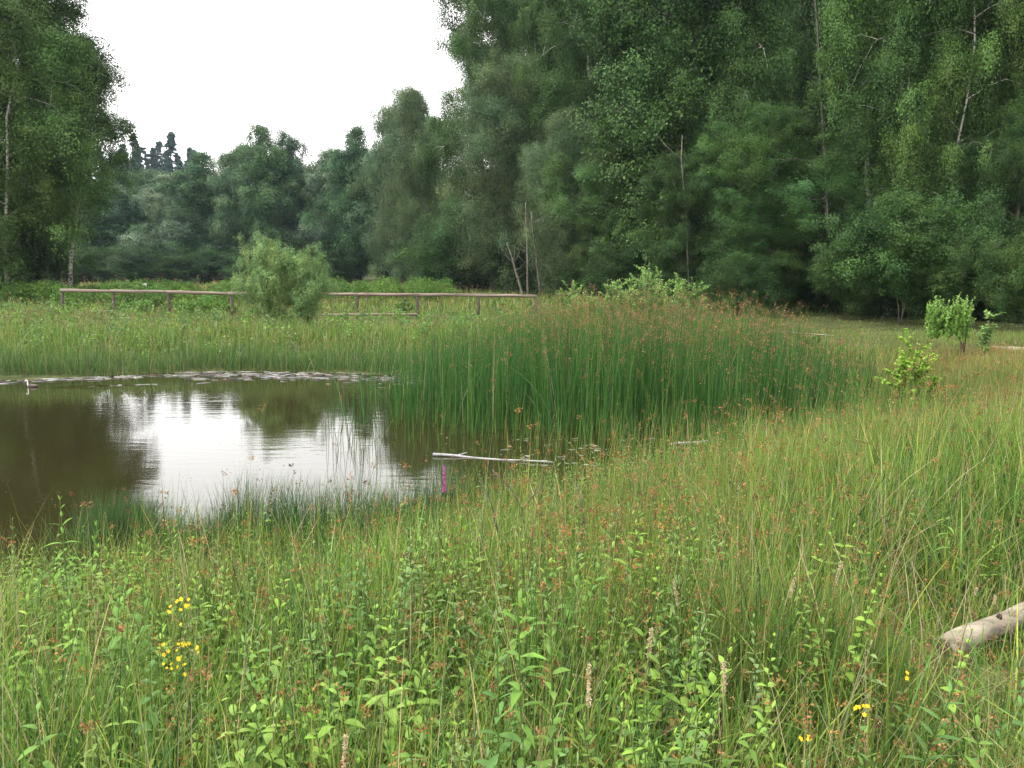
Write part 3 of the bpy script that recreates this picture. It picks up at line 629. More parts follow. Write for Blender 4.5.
# ------------------------------------------------------------------ reeds
def reeds():
    m = MB()
    # outline of the bed on the water/ground, by a density field
    n = 60000; x = U(-2.6, 7.2, n); y = U(8.9, 17.0, n); px = pxof(x, y); py_ = 270+808*2.2/y
    front = np.interp(px, [380, 430, 520, 640, 760, 860, 930], [10.8, 10.6, 10.6, 10.3, 9.9, 10.2, 11.5])
    back = np.interp(px, [380, 430, 480, 560, 700, 800, 880, 930], [14.6, 15.2, 16.4, 16.6, 15.5, 14, 12.6, 11.6])
    dens = np.interp(px, [380, 405, 440, 490, 540, 760, 870, 940], [.1, .28, .4, .55, .8, .8, .5, .0])*sst(-.3, 1.0, y-front+(vnoise(x, y, .5, 60)-.5)*1.6)*sst(-.2, .8, back-y)
    ok = U(0, 1, n) < dens*(.35+.9*vnoise(x, y, .45, 61)); x, y, px = x[ok], y[ok], px[ok]; n = len(x)
    H0 = np.interp(px, [385, 430, 500, 540, 620, 740, 800, 860, 920], [1.1, 1.25, 1.5, 1.62, 1.72, 1.68, 1.45, 1.15, .8])
    h = H0*(1-.5*U(0, 1, n)**1.5)*(1+.22*(vnoise(x, y, .6, 62)-.5))*(1+.06*N_(0, 1, n).clip(-1, 2)); z0 = np.maximum(H(x, y), WL-.3)
    C = pick([(.034, .105, .024), (.05, .14, .026), (.085, .18, .03), (.022, .07, .02)], [4, 3, 1.6, 2], n, .15, .08)
    C *= (1+.35*(vnoise(x, y, .5, 63)-.5))[:, None]
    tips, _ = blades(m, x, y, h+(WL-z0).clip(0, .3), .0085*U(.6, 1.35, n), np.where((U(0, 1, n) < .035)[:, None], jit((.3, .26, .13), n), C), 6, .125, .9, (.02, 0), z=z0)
    p = np.interp(px, [430, 500, 560, 760, 850, 920], [.06, .2, .55, .58, .35, .1]); i = np.where(U(0, 1, n) < p)[0]
    t = tips[i]-np.stack([np.zeros(len(i)), np.zeros(len(i)), U(0, 1, len(i))**2*.4], 1)
    heads(m, t, 9, .02, .0095, pick([(.22, .11, .055), (.27, .15, .075), (.15, .07, .04)], [3, 2, 1.5], len(i)), .2, 1.1)
    # long arching leaves
    j = rng.choice(n, 240, replace=False)
    blades(m, x[j], y[j], U(1.0, 1.7, 240), .014*np.ones(240), jit((.09, .16, .06), 240), 9, .55, 1.6, z=z0[j])
    # lime green shorter leaves in front, low in the water
    n2 = 9000; x = U(-2.2, 6.6, n2); y = U(9.3, 11.6, n2); px = pxof(x, y)
    ok = (U(0, 1, n2) < np.interp(px, [390, 500, 600, 850], [.08, .2, .45, .7])*vnoise(x, y, .4, 64)*1.5); x, y = x[ok], y[ok]; n2 = len(x)
    blades(m, x, y, U(.3, .95, n2), .01*U(.6, 1.3, n2), pick([(.1, .19, .035), (.07, .15, .04), (.17, .2, .06)], [3, 3, 1], n2), 5, .14, 1, z=np.maximum(H(x, y), WL-.3))
    o = m.build('bulrush_reeds', M_grass); tag(o, 'tall dark green bulrush bed with brown seed heads standing in the pond', None, kind='stuff')
    # thin rushy growth between the reeds and the near bank (swampy right part)
    m = MB(); n = 42000; x = U(.9, 8.5, n); y = U(6.6, 12.2, n); px = pxof(x, y); sd = sdist(x, y)
    pr = np.interp(px, [590, 650, 720, 800, 900, 1050], [.02, .22, .42, .65, .8, .8])*np.where(sd < 0, .5, .55)*(.02+1.5*sst(.25, .8, vnoise(x, y, .55, 66)))
    ok = U(0, 1, n) < pr; x, y, px = x[ok], y[ok], px[ok]; n = len(x)
    big = vnoise(x, y, 1.1, 67); h = (.32+.4*U(0, 1, n))*(.65+.7*big)
    C = pick([C_G, C_Y, (.06, .13, .035), C_ST], [3, 2, 3, .8], n)
    tips, _ = blades(m, x, y, h, .0075*U(.6, 1.3, n), C, 5, .24, 1, (.02, 0), z=np.maximum(H(x, y)-.02, WL-.2))
    i = np.where(U(0, 1, n) < .16)[0]; heads(m, tips[i], 9, .013, .0075, pick([(.27, .13, .05), (.3, .2, .09), (.17, .08, .04)], [3, 2, 1], len(i)), .2, 1.3)
    o = m.build('swamp_rush_grass', M_grass); tag(o, 'yellow-green rushes and sedge with rusty heads filling the swampy end of the pond', None, kind='stuff')
reeds()

# pale rushes lying dead along the far waterline, specks among the reeds
def flotsam():
    m = MB(); n = 620
    px = np.concatenate([U(-60, 190, 150), U(185, 440, 400), U(400, 620, 70)]); n = len(px)
    py = np.interp(px, [-60, 0, 90, 190, 350, 440, 620], [382, 382, 379, 375, 376, 382, 400]) + N_(0, 1, n)*np.interp(px, [0, 180, 200, 440, 600], [1.0, 1.2, 2.6, 3.2, 10])
    P = np.array([on_z(a, b, WL) for a, b in zip(px, py)])
    for i in range(n):
        L = U(.05, .3); a = N_(0, .35); d = np.array([cos(a), sin(a), 0])*L/2; c = np.array([P[i, 0], P[i, 1], WL+U(.002, .016)])
        w_ = U(.003, .011); g = U(.15, 1.0); cc = np.array([.4, .385, .36])*g*np.exp(N_(0, .08, 3)) if U() < .92 else np.array([.15, .09, .06])
        m.tube([c-d, c+[0, N_(0, .02), 0], c+d], [w_*.6, w_, w_*.5], 4, cc)
    o = m.build('floating_reed_litter', leaf_mat('dead_reeds', .05, .7, .2)); tag(o, 'pale dead reed litter floating along the far waterline', None, kind='stuff')
    m = MB()
    for i in range(160):                                      # small floating leaves among the swamp and reeds
        a, b = on_z(U(500, 900), U(438, 470), WL); r = U(.01, .028); k = np.arange(8)/8*2*pi
        V = np.stack([a+r*np.cos(k)*1.5, b+r*np.sin(k), np.full(8, WL+.006)], 1); m.add(np.vstack([V, [a, b, WL+.01]]), [(8, j, (j+1) % 8, (j+2) % 8) for j in range(0, 8, 2)], np.array([.3, .32, .25])*U(.5, 1.2))
    o = m.build('floating_leaves', M_herb); tag(o, 'small pale leaves floating in the swampy end', None, kind='stuff')
flotsam()

# ------------------------------------------------------------------ fence
def fence():
    D = 29.6; xs = [62, 113, 168, 231, 296, 357, 417, 478, 536]; ys = [292, 292.5, 293.5, 295, 295.5, 296.2, 296.6, 297, 297.5]
    pts = [at_y(a, b, D) for a, b in zip(xs, ys)]
    o = thing('rail_fence', 'low wooden fence with a single weathered round top rail across the meadow', 'fence', (0, D, 0))
    for i, p in enumerate(pts):
        g = float(H(p[0], D)); m = MB(); top = p[2]-.02 if i != 2 else p[2]+.1
        m.tube([(p[0], 0, g-.1), (p[0]+U(-.02, .02), 0, (g+top)/2), (p[0], 0, top-.02), (p[0], 0, top)], [.062, .058, .056, .045], 9); m.build('post', M_post, o, True)
    for i in range(0, 8):
        a, b = np.array(pts[i]), np.array(pts[i+1]); a[1] = b[1] = 0; a = a+[0, -.02, .055]; b = b+[0, -.02, .055]
        d = (b-a); t = np.linspace(-.045 if i % 2 else -.02, 1.03, 9)[:, None]; P = a+d*t+np.array([0, 1., 0])*.008*(i % 2)+np.cumsum(N_(0, .004, (9, 3)), 0)
        m = MB(); m.tube(P, (.066-.012*t[:, 0])*(1+N_(0, .03, 9)), 10); m.build('top_rail', M_wood, o, True)
    for a, b in [((88, 311.5), (113, 312)), ((316, 314.5), (418, 314.5))]:
        p, q = np.array(at_y(*a, D-.12)), np.array(at_y(*b, D-.12)); p[1] = q[1] = -.1; t = np.linspace(0, 1, 7)[:, None]
        m = MB(); m.tube(p+(q-p)*t+N_(0, .005, (7, 3)), .045, 8); m.build('lower_rail', M_wood, o, True)
fence()
def sign():
    x, y, z = at_y(145, 286, 44); g = float(H(x, y)); o = thing('small_sign', 'small white sign on a post behind the fence', 'sign', (x, y, g))
    m = MB(); m.tube([(0, 0, 0), (0, 0, z-g-.1)], .04, 6, cap=True); m.build('post', M_post, o)
    hw, hh = .11, .15; zc = z-g; m = MB()
    V = [(sx*hw, sy*.02-.06, zc+sz*hh) for sx in (-1, 1) for sy in (-1, 1) for sz in (-1, 1)]
    m.add(V, [(0, 1, 3, 2), (4, 6, 7, 5), (0, 4, 5, 1), (2, 3, 7, 6), (0, 2, 6, 4), (1, 5, 7, 3)], (1, 1, 1)); m.build('board', M_white, o)
sign()

# ------------------------------------------------------------------ willow bush in front of the fence, saplings
W1 = tree_meshes('willow_bush', 104, 2.3, 1.25, 60000, .024, cb=.03, droop=.12, up=.8, prof='round', color=(.15, .235, .08), nprim=60, r0=.04, stems=7, spread=.27)
x, y = on_z(287, 331, -.12); wb = put_tree('willow_bush', W1, 'round grey-green willow bush in front of the wooden fence', (x, y, -.14), 0, (1, 1, 1.0), None, 'bush')
for ch in wb.children: ch.location.x = -.56; ch.scale = (.6, .66, 1.06)
for me_, nm in zip(W1, ('stems', 'foliage')):
    ch = link(nm, me_, wb, (.58, .15, 0)); ch.rotation_euler.z = 2.1; ch.scale = (.56, .6, .95)
def sapling_meshes(seed, ht, n_st, spread, ll, lw, c, lean=(0, 0), per=26, clump=.0):
    g = MB(); s = MB(); r = np.random.default_rng(seed)
    for i in range(n_st):
        a = r.uniform(0, 2*pi); sp = spread*r.uniform(.2, 1); h = ht*r.uniform(.6, 1)*(1-.25*sp/max(spread, .01)); t = np.linspace(0, 1, 7)[:, None]
        P = np.array([cos(a)*sp, sin(a)*sp, 0])*t**.8 + np.array([lean[0]*h, lean[1]*h, h])*t + np.cumsum(r.normal(0, .012*h, (7, 3)), 0)*t
        s.tube(P, .011*ht/1.5*(1-.8*t[:, 0])+.002, 4, (.1, .1, .06), False)
        brs = [P]
        for b in range(7):
            j = r.integers(2, 6); e = P[j]+np.array([r.normal(0, .16), r.normal(0, .16), r.uniform(.08, .35)])*ht*.55; BP = P[j]+(e-P[j])*t; s.tube(BP[::3], [.005, .004, .002], 3, (.1, .1, .05), False); brs.append(BP)
        for Q in brs:
            q = np.sort(r.uniform(.08, 1, per)); b = np.stack([np.interp(q, t[:, 0], Q[:, k]) for k in range(3)], 1)
            az = r.uniform(0, 2*pi, per); el = r.normal(.6, .3, per); L = ll*r.uniform(.6, 1.1, per); k = 4; u = np.linspace(0, 1, k)[None]
            LP = b[:, None]+np.stack([np.cos(az)[:, None]*np.cos(el)[:, None]*L[:, None]*u, np.sin(az)[:, None]*np.cos(el)[:, None]*L[:, None]*u, L[:, None]*(np.sin(el)[:, None]*u-.35*u*u)], -1)
            rl = r.normal(0, .6, per); sd = np.stack([-np.sin(az)*np.cos(rl), np.cos(az)*np.cos(rl), np.sin(rl)], 1)
            g.ribbons(LP, sd, lw*.5*(L/ll)[:, None]*np.array([.25, 1, .85, .05])[None], np.array(c)[None]*np.exp(r.normal(0, .16, (per, 1)))*(.85+.35*q[:, None]))
    return s.mesh('sapling_stems', M_bark, True), g.mesh('sapling_leaves', M_herb)
SC = (.2, .32, .09)
gp = 'pale willow saplings behind the reeds'
for i, (px, top, wp, d, lb) in enumerate([(572, 272, 30, 18.5, 'low pale sapling at the left end of the group behind the reeds'), (588, 282, 26, 18, 'smallest pale sapling left of the tall ones behind the reeds'),
        (620, 268, 46, 18.6, 'bushy pale sapling just left of the tallest one'), (650, 244, 44, 18.4, 'tallest pale green willow sapling behind the reeds'),
        (640, 262, 50, 17.8, 'full pale sapling in front of the tallest one'), (684, 267, 34, 18.2, 'pale sapling at the right end of the group behind the reeds'), (664, 276, 40, 17.7, 'short pale sapling between the tallest and the right end one')]):
    x = d*(px-512)/808; z = float(H(x, d)); h = ((270-top)/800*d+EYE-z)*1.05
    put_tree('willow_sapling', sapling_meshes(200+i, h, 18, wp/2/800*d*1.2, .065, .024, SC, per=62), lb, (x, d, z-.05), 0, (1, 1, 1), gp, 'sapling')
x, y, z = at_y(132, 300, 33); g0 = float(H(x, y)); put_tree('young_tree', sapling_meshes(220, 2.0, 8, .6, .1, .045, (.12, .22, .05), per=18), 'bright green sapling standing behind the fence rail', (x, y, g0), 0, (1, 1, 1), None, 'sapling')
x, y, z = at_y(403, 300, 31); g0 = float(H(x, y)); put_tree('young_tree', sapling_meshes(221, .8, 8, .45, .08, .035, (.1, .19, .05), per=18), 'low green bush under the rail near the right fence post', (x, y, g0), 0, (1, 1, 1), None, 'bush')
# small leaning tree at the right
def leaning_tree():
    x, y = on_z(962, 356, -.1); z = float(H(x, y)); s = 17/808
    o = thing('leaning_willow', 'small bright green willow tree with a crooked trunk leaning left in the right meadow', 'tree', (x, y, z))
    tb = MB(); cr = MB(); r = np.random.default_rng(5)
    tp = [[(0, 0, -.05), (-.04, 0, .3), (-.22, .02, .6), (-.45, 0, .8)], [(0, 0, -.05), (.02, .02, .35), (-.08, .03, .7), (-.2, 0, .95)], [(.03, 0, -.05), (.05, 0, .3), (.0, -.05, .65), (-.1, 0, .85)]]
    for k, p in enumerate(tp): tb.tube(p, [.017, .015, .012, .008], 6)
    for i in range(230):
        b = np.array(tp[i % 3][3 if i % 2 else 2], float)+r.normal(0, .05, 3); a = r.uniform(0, 2*pi)
        e = np.array([-.34, 0, .76])+np.array([cos(a)*.52*r.uniform(.3, 1), sin(a)*.45*r.uniform(.3, 1), r.uniform(-.5, .3)*(1-.2*abs(cos(a)))])
        t = np.linspace(0, 1, 5)[:, None]; P = b+(e-b)*t+np.array([0, 0, .1])*(t*(1-t)*2); tip = np.array([r.normal(0, .03), 0, r.uniform(.06, .3)]); P = np.vstack([P, P[-1]+tip])
        tb.tube(P[[0, 2, 5]], [.01, .006, .002], 3, cap=False); q = r.uniform(.3, 1, 60); tt = np.linspace(0, 1, 6)
        c = np.stack([np.interp(q, tt, P[:, j]) for j in range(3)], 1); az = r.uniform(0, 6.3, 60); L = .042*r.uniform(.6, 1.2, 60); u = np.linspace(0, 1, 4)[None]; el = r.normal(.7, .3, 60)
        LP = c[:, None]+np.stack([np.cos(az)[:, None]*np.cos(el)[:, None]*L[:, None]*u, np.sin(az)[:, None]*np.cos(el)[:, None]*L[:, None]*u, np.sin(el)[:, None]*L[:, None]*u], -1)
        rl = r.normal(0, .6, 60); cr.ribbons(LP, np.stack([-np.sin(az)*np.cos(rl), np.cos(az)*np.cos(rl), np.sin(rl)], 1), .012*np.array([.3, 1, .9, .1])[None]*np.ones((60, 1)), np.array([.19, .33, .07])[None]*np.exp(r.normal(0, .15, (60, 1)))*(.7+.5*q[:, None]))
    tb.build('trunk', M_bark, o, True); cr.build('crown', M_herb, o)
leaning_tree()
for px, pb, d, ht, ns, sp, ll, lw, c, lb in [(918, 440, 10.8, 1.5, 11, .34, .05, .032, (.22, .36, .05), 'yellow-green leafy young shrub just left below the leaning willow'),
        (990, 372, 15.5, 1.28, 3, .12, .07, .024, (.17, .28, .08), 'thin upright willow shoot right of the leaning willow'), (815, 350, 17.5, .5, 5, .3, .06, .03, (.14, .23, .07), 'small pale seedling beside the path at the end of the reeds')]:
    x = d*(px-512)/808; z = float(H(x, d)); put_tree('young_shrub', sapling_meshes(int(px), ht, ns, sp, ll*1.15, lw*1.15, c, per=42), lb, (x, d, z-.03), 0, (1, 1, 1), None, 'shrub')

# ------------------------------------------------------------------ logs, branch, bird
def rough_tube(m, pts, rad, sides, amp, seed, c=(.5, .5, .5)):
    pts = np.asarray(pts, float); k0 = len(m.v); m.tube(pts, rad, sides, c); V = m.v[-1]; k = len(pts); r = np.random.default_rng(seed)
    n = r.normal(0, 1, (k, sides)); n = (n+np.roll(n, 1, 1)+np.roll(n, 1, 0))/1.7
    R = V[:k*sides].reshape(k, sides, 3); R += (R-pts[:, None])*(n*amp)[..., None]
def log():
    g = float(H(2.0, 3.4)); a = np.array(on_z(943, 648, g+.09)+(g+.09,)); b = np.array(on_z(1085, 588, g+.11)+(g+.11,))
    o = thing('fallen_log', 'bleached fallen log with a dark rotten end lying in the grass at the right', 'log', tuple(a))
    d = b-a; t = np.linspace(0, 1, 26)[:, None]; P = d*t+np.array([0, 0, 1])*(.006*np.sin(t*9)) ; rr = .043+.003*np.sin(t[:, 0]*14)+.008*t[:, 0]
    m = MB(); rough_tube(m, P, rr, 20, .028, 3); m.build('bark', M_log, o, True)
    u = d/np.linalg.norm(d); m = MB(); m.tube([-u*.012, -u*.003], [.036, .041], 14); m.build('rotten_end', M_cut, o)
    m = MB(); sd = np.cross(u, [0, 0, 1]); p = d*.34+np.array([0, -.012, .04]); m.tube([p, p+np.array([-.004, -.012, .017])], [.013, .009], 7); m.build('knot', M_cut, o, True)
log()
def drift():
    a = np.array(on_z(433, 456, WL)+(WL+.01,)); b = np.array(on_z(553, 463, WL)+(WL+.005,)); o = thing('floating_branch', 'silvery bare branch floating on the pond in front of the reeds', 'branch', tuple(a))
    t = np.linspace(0, 1, 16)[:, None]; P = (b-a)*t+np.array([0, 1, 0])*.03*np.sin(t*5)+np.array([0, 0, .012])*np.cos(t*7)
    m = MB(); rough_tube(m, P, .018*(1-.45*t[:, 0]), 9, .08, 8); m.build('stem', M_drift, o, True)
    m = MB(); m.tube([P[3], P[3]+[.12, .12, .015]], [.012, .006], 6); m.tube([P[10], P[10]+[.14, -.07, .02]], [.01, .004], 6); m.build('side_twig', M_drift, o, True)
    for px0, py0, px1, py1, lb in [(672, 446, 726, 443, 'pale stick lying in the swampy water between the reeds and the near rushes'), (855, 447, 890, 449, 'pale stick at the right end of the swamp')]:
        a = np.array(on_z(px0, py0, WL)+(WL+.02,)); b = np.array(on_z(px1, py1, WL)+(WL+.05,)); t = np.linspace(0, 1, 8)[:, None]
        m = MB(); rough_tube(m, (b-a)*t+N_(0, .006, (8, 3)), .018, 7, .08, 9); s = m.build('floating_stick', M_drift, None, True); s.location = a; tag(s, lb, 'stick', 'pale sticks in the swamp')
drift()
def bird():
    x, y = on_z(32, 387, WL); o = thing('grebe', 'slender grebe with a pale upright neck swimming left near the far bank', 'bird', (x, y, WL), 0, None, (.5, .5, .62))
    # one continuous body: a skinned chain, tail to beak
    me = bpy.data.meshes.new('grebe_body'); pts = [(.0, 0, .03), (.16, 0, .035), (.26, 0, .05), (-.12, 0, .035), (-.155, 0, .09), (-.15, 0, .16), (-.165, 0, .205), (-.2, 0, .215), (-.235, 0, .205), (-.275, 0, .197)]
    me.from_pydata(pts, [(0, 1), (1, 2), (0, 3), (3, 4), (4, 5), (5, 6), (6, 7), (7, 8), (8, 9)], []); b = link('body', me, o)
    sk = b.modifiers.new('skin', 'SKIN'); sk.use_smooth_shade = True
    for v, r in zip(me.skin_vertices[0].data, [(.075, .06), (.06, .045), (.02, .012), (.055, .045), (.026, .026), (.017, .017), (.022, .022), (.024, .026), (.012, .012), (.003, .003)]): v.radius = r
    me.skin_vertices[0].data[0].use_root = True
    b.modifiers.new('sub', 'SUBSURF').levels = 2; b.modifiers['sub'].render_levels = 2
    mt, n, p = new_mat('grebe_plumage'); tcn = n.nodes.new('ShaderNodeTexCoord'); sp = n.nodes.new('ShaderNodeSeparateXYZ'); rp = n.nodes.new('ShaderNodeValToRGB')
    n.links.new(tcn.outputs['Object'], sp.inputs[0]); mr = n.nodes.new('ShaderNodeMapRange'); mr.inputs[1].default_value = -.16; mr.inputs[2].default_value = -.09
    n.links.new(sp.outputs['X'], mr.inputs[0]); n.links.new(mr.outputs[0], rp.inputs[0]); e = rp.color_ramp.elements; e[0].position = .35; e[0].color = (.75, .72, .68, 1); e[1].position = .6; e[1].color = (.07, .045, .045, 1)
    n.links.new(rp.outputs[0], p.inputs['Base Color']); me.materials.append(mt)
    m = MB(); m.tube([(-.262, 0, .2), (-.3, 0, .194)], [.008, .001], 6); m.build('beak', M_twig, o)
    m = MB(); m.tube([(-.17, 0, .228), (-.2, 0, .24), (-.225, 0, .228)], [.012, .015, .004], 6); m.build('dark_crown_feathers', M_twig, o, True)
    for s in (-1, 1): m = MB(); m.tube([(-.215, s*.022, .212), (-.215, s*.026, .212)], [.005, .003], 6); m.build('eye', M_twig, o)
    # wake: low ridges of water trailing to the right
    wm = MB()
    for (a, b, hgt) in [((42, 387.6), (160, 384), .018), ((42, 388), (120, 388.5), .01)]:
        p, q = np.array(on_z(*a, WL)), np.array(on_z(*b, WL)); k = 40; t = np.linspace(0, 1, k)
        cx = p[0]+(q[0]-p[0])*t; cy = p[1]+(q[1]-p[1])*t+.02*np.sin(t*30); hh = hgt*np.sin(np.clip(t, 0, 1)*pi)**.6*(.55+.45*np.sin(t*40+1)**2)
        V = np.stack([np.stack([cx, cy-.06, np.full(k, WL-.001)], 1), np.stack([cx, cy-.01, WL+hh], 1), np.stack([cx, cy+.06, np.full(k, WL-.001)], 1)], 1)
        wm.add(V.reshape(-1, 3), [(i*3+j, (i+1)*3+j, (i+1)*3+j+1, i*3+j+1) for i in range(k-1) for j in range(2)], (0, 0, 0))
    o2 = wm.build('water_wake', M_water, None, True); tag(o2, 'thin bright wake trailing behind the grebe', None, kind='structure')
bird()

# ------------------------------------------------------------------ single plants of the near meadow
def plant_at(name, px, py_top, d, label, cat, group=None, hmax=None):
    x, y, z = at_y(px, py_top, d); g = float(H(x, y)); return thing(name, label, cat, (x, y, g-.02), 0, group), z-g+.02
LG = (.13, .25, .045)
gw = 'leafy willowherb plants in the meadow'
for px, py, d, ll, lw, c, lb in [(527, 565, 1.75, .1, .024, LG, 'tallest bright green willowherb with arching leaf pairs at the bottom centre'),
        (557, 622, 1.8, .085, .024, (.14, .25, .05), 'willowherb close right of the tallest one, with broader leaves'),
        (500, 645, 1.65, .085, .022, (.09, .19, .05), 'darker willowherb close left of the tallest one'),
        (368, 610, 2.3, .07, .016, (.12, .22, .04), 'willowherb with narrow upright leaves left of the bottom centre'),
        (335, 560, 2.9, .06, .02, (.14, .25, .05), 'pale leafy herb below the rushes of the near bank'),
        (402, 478, 5.2, .06, .022, (.13, .22, .05), 'light green leafy stem standing before the dark water near the pink flower'),
        (60, 500, 3.6, .11, .02, (.13, .25, .04), 'broad-leaved stem reaching over the dark water at the left'),
        (8, 520, 3.4, .07, .02, (.1, .19, .05), 'leafy stems at the left edge above the meadow'),
        (66, 605, 2.6, .09, .028, (.17, .3, .06), 'yellow-green plant with two broad leaves at the left'),
        (640, 690, 1.9, .055, .016, (.12, .2, .04), 'willowherb low in the grass right of the bottom centre'),
        (145, 640, 2.1, .06, .03, (.08, .17, .05), 'bluish broad-leaved plant left of the yellow flowers'),
        (250, 690, 1.9, .07, .02, (.11, .2, .05), 'leafy plant low at the bottom left'),
        (40, 680, 1.8, .08, .022, (.12, .22, .05), 'leafy plant in the bottom left corner'),
        (420, 690, 1.8, .05, .022, (.14, .24, .05), 'round-leaved plant low in the bottom centre'),
        (984, 470, 5.6, .05, .016, (.12, .2, .06), 'slim leafy stem among the rushes at the right'),
        (800, 500, 5.4, .05, .018, (.12, .21, .05), 'leafy stem in front of the swamp right of centre')]:
    o, h = plant_at('willowherb', px, py, d, lb, 'plant', gw); m = MB()
    h = max(.25, min(h, 1.0)); wh = 2
    leafy(m, (0, 0, 0), h, (U(-.06, .06), 0), int(h/.045), ll, lw, c, .12, U(0, 3), arch=.5, whorl=wh, stemw=.0035, stemc=(.12, .19, .05))
    if px in (60, 8, 402): leafy(m, (.05, .03, 0), h*.85, (.12, 0), int(h/.05), ll, lw, c, .12, 1, arch=.3)
    m.build('stem_and_leaves', M_herb, o)
# willow shoots over the water in the middle
gq = 'willow shoots at the near bank'
for px, py, d, lb in [(560, 445, 5.0, 'willow shoot with upright leaves over the water, right of the floating branch end'), (535, 468, 4.7, 'willow shoot left of the tall one at the middle of the near bank'), (590, 470, 5.2, 'willow shoot right of the tall one at the middle of the near bank'),
        (505, 476, 4.9, 'willow shoot standing left of the forked black twig'), (470, 486, 5.0, 'willow shoot right of the magenta flower spike'), (622, 462, 5.6, 'willow shoot right of the floating branch, among rusty rushes'), (655, 456, 6.0, 'rightmost willow shoot of the near bank, before the swamp')]:
    o, h = plant_at('willow_shoot', px, py, d, lb, 'plant', gq); m = MB()
    leafy(m, (0, 0, 0), h, (U(-.15, .1), 0), int(h/.04), .075, .018, (.13, .22, .07), .35, U(0, 3), arch=.1, whorl=1, stemw=.004, stemc=(.12, .1, .05)); leafy(m, (.06, 0, 0), h*.8, (.2, 0), int(h/.045), .07, .018, (.12, .2, .06), .35, 1, arch=.1, whorl=1)
    m.build('stem_and_leaves', M_herb, o)
# dead dark twigs
def twig(name, path, d, label):
    P = np.array([at_y(a, b, d) for a, b in path[0]]); g = float(H(P[0][0], P[0][1])); P[0][2] = min(P[0][2], g)
    o = thing(name, label, 'twig', tuple(P[0]), 0, 'dead twigs in the meadow'); m = MB(); b = P[0].copy(); m.tube(P-b, np.linspace(.0055, .003, len(P)), 6); m.build('stem', M_twig, o, True)
    for q in path[1:]:
        Q = np.array([at_y(a_, b_, d) for a_, b_ in q])-b; m = MB(); m.tube(Q, np.linspace(.004, .0015, len(Q)), 5); m.build('side_twig', M_twig, o, True)
twig('dead_twig', [[(528, 600), (526, 540), (522, 508), (512, 490), (492, 470)], [(523, 510), (533, 496), (545, 484)], [(521, 530), (527, 500), (531, 490)]], 4.0, 'forked black dead twig in the middle of the meadow')
twig('dead_twig', [[(506, 600), (503, 560), (498, 530), (491, 503), (481, 480)], [(499, 535), (494, 520), (494, 510)]], 3.8, 'thin dead twig left of the forked one')
twig('dead_twig', [[(590, 590), (588, 545), (583, 515), (577, 485)], [(584, 520), (576, 528), (572, 535)]], 4.2, 'curved dead twig right of the forked one')
# pink loosestrife
o, h = plant_at('loosestrife_flower', 444, 466, 5.3, 'single magenta flower spike above the rushes at the water', 'flower'); m = MB()
leafy(m, (0, 0, 0), h*.8, (.0, 0), 9, .05, .01, (.1, .18, .05), .3, 0, arch=.2); m.build('stem', M_herb, o)
m = MB(); zz = U(h*.78, h, 260); rr = .011*(1.1-(zz-h*.78)/(h*.22)*.8); a = U(0, 6.3, 260); P = np.stack([rr*np.cos(a), rr*np.sin(a), zz], 1); m.diamonds(P[:230], .006, jit((.45, .1, .33), 230, .25, .08)); m.build('blossom_spike', M_herb, o)
# yellow flowers
gy = 'yellow loosestrife flowers'
def yellow(px, py, d, n, label, spr=.03, hh=None):
    o, h = plant_at('yellow_flower', px, py, d, label, 'flower', gy); m = MB()
    leafy(m, (0, 0, 0), h*.97, (0, 0), max(4, int(h/.06)), .055, .02, (.1, .19, .05), .15, U(0, 3), arch=.4); m.build('stem', M_herb, o); m = MB()
    for i in range(n):
        c = np.array([N_(0, spr), N_(0, spr*.6), h-abs(N_(0, spr*1.0))]); k = 5; a = np.arange(k)*2*pi/k+U(0, 1); rad = U(.005, .008)
        t = N_(0, .4, 2); u = np.array([1, 0, t[0]]); v = np.array([0, 1, t[1]])+np.array([0, -.3, .8]); v /= np.linalg.norm(v)
        for q in a:
            e = c+(u*cos(q)+v*sin(q))*rad; s_ = (u*-sin(q)+v*cos(q))*rad*.42; mid = (c+e)/2; m.add([c, mid+s_, e, mid-s_], [(0, 1, 2, 3)], (.72, .5, .025))
    m.build('blossoms', M_herb, o)
yellow(178, 598, 2.6, 10, 'upper yellow flower cluster at the left'); yellow(186, 604, 2.6, 4, 'small yellow blossoms just right of the upper left cluster', .012)
yellow(182, 643, 2.4, 13, 'large yellow flower cluster below the upper left one'); yellow(175, 655, 2.35, 9, 'yellow cluster at the foot of the large left one')
yellow(641, 520, 4.0, 8, 'pale yellow flower spike right of the dead twigs', .02); yellow(876, 550, 3.9, 5, 'yellow blossoms in the rushes right of centre', .014)
yellow(905, 672, 2.3, 2, 'single yellow blossom left of the log', .008); yellow(860, 706, 2.0, 5, 'flat yellow flower cluster at the bottom right', .012); yellow(808, 738, 1.75, 3, 'yellow blossoms at the bottom edge right of centre', .01)
yellow(356, 548, 3.6, 2, 'tiny yellow blossom below the near bank rushes', .008); yellow(974, 428, 8.0, 3, 'yellow blossom before the reeds at the right', .015)
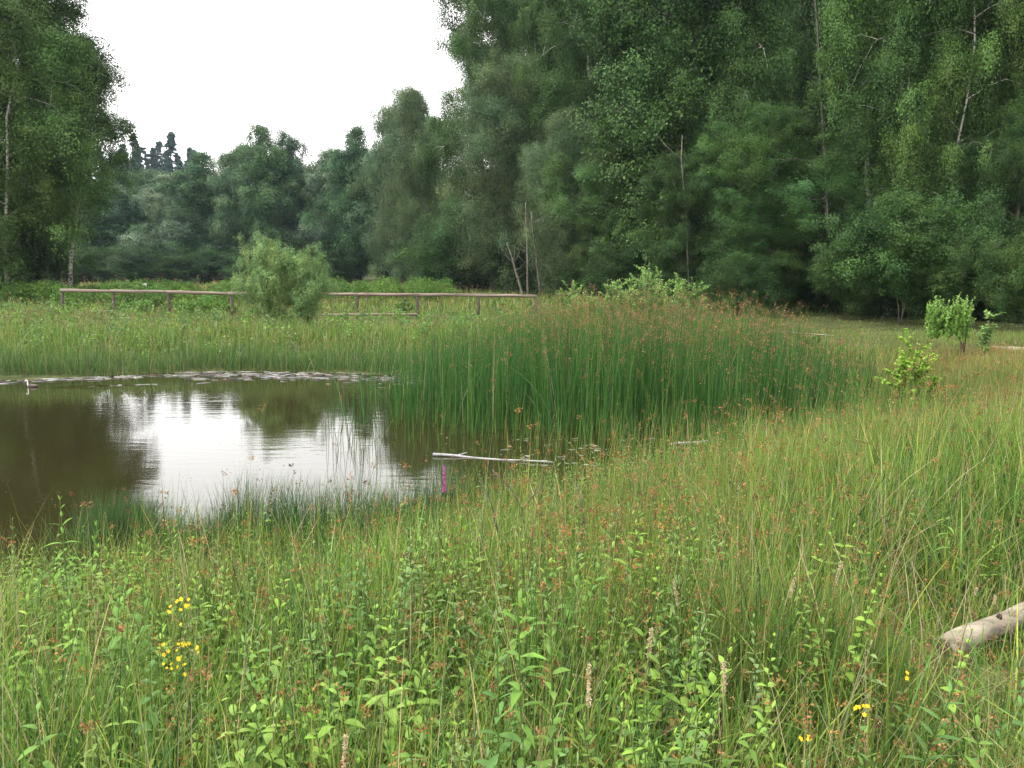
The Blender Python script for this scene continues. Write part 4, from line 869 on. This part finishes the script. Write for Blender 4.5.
# straw grass stalks with dense heads
gt = 'pale dry grass spikes'
for px, py, d, dx, lb in [(828, 562, 3.0, .1, 'pale drooping grass spike below the swamp, right of centre'), (690, 580, 2.7, -.1, 'straw-coloured grass spike right of the dead twigs'), (589, 665, 1.9, 0, 'upright buff grass spike right of the willowherb'),
        (642, 628, 2.3, .05, 'fluffy pale grass spike in the middle'), (728, 662, 2.1, -.02, 'thin tan grass spike low right of centre'), (972, 592, 3.5, .1, 'pale grass spike standing behind the log'), (990, 602, 3.4, .12, 'short pale grass spike touching the log'), (782, 578, 2.9, .1, 'buff grass spike left of the drooping one'), (332, 735, 1.7, .05, 'cream grass spike at the bottom left')]:
    o, h = plant_at('grass_spike', px, py, d, lb, 'grass stalk', gt); h = max(h, .2); t = np.linspace(0, 1, 10)[:, None]; P = np.array([dx*h, 0, 0])*t**2+np.array([0, 0, h])*t
    m = MB(); m.tube(P, .0016, 4, (.3, .26, .12), False); m.build('stalk', M_grass, o); m = MB(); q = U(.84, 1, 220); b = np.stack([np.interp(q, t[:, 0], P[:, k]) for k in range(3)], 1)
    m.diamonds(b+N_(0, .0026, (220, 3)), .0045, jit((.52, .42, .27), 220, .12, .04), aspect=.4); m.build('seed_head', M_grass, o)

# ------------------------------------------------------------------ haze
def haze():
    m = MB(); x0, x1, y0, y1, z0, z1 = -420, 420, -70, 480, -3, 72
    V = [(a, b, c) for a in (x0, x1) for b in (y0, y1) for c in (z0, z1)]
    m.add(V, [(0, 1, 3, 2), (4, 6, 7, 5), (0, 4, 5, 1), (2, 3, 7, 6), (0, 2, 6, 4), (1, 5, 7, 3)], (1, 1, 1))
    mt = bpy.data.materials.new('haze'); mt.use_nodes = True; n = mt.node_tree; n.nodes.clear(); o_ = n.nodes.new('ShaderNodeOutputMaterial'); v = n.nodes.new('ShaderNodeVolumePrincipled')
    v.inputs['Density'].default_value = .00018; v.inputs['Color'].default_value = (.66, .82, 1, 1); n.links.new(v.outputs[0], o_.inputs['Volume'])
    o = m.build('haze', mt); tag(o, 'faint blue haze in the distance', None, kind='stuff')
haze()
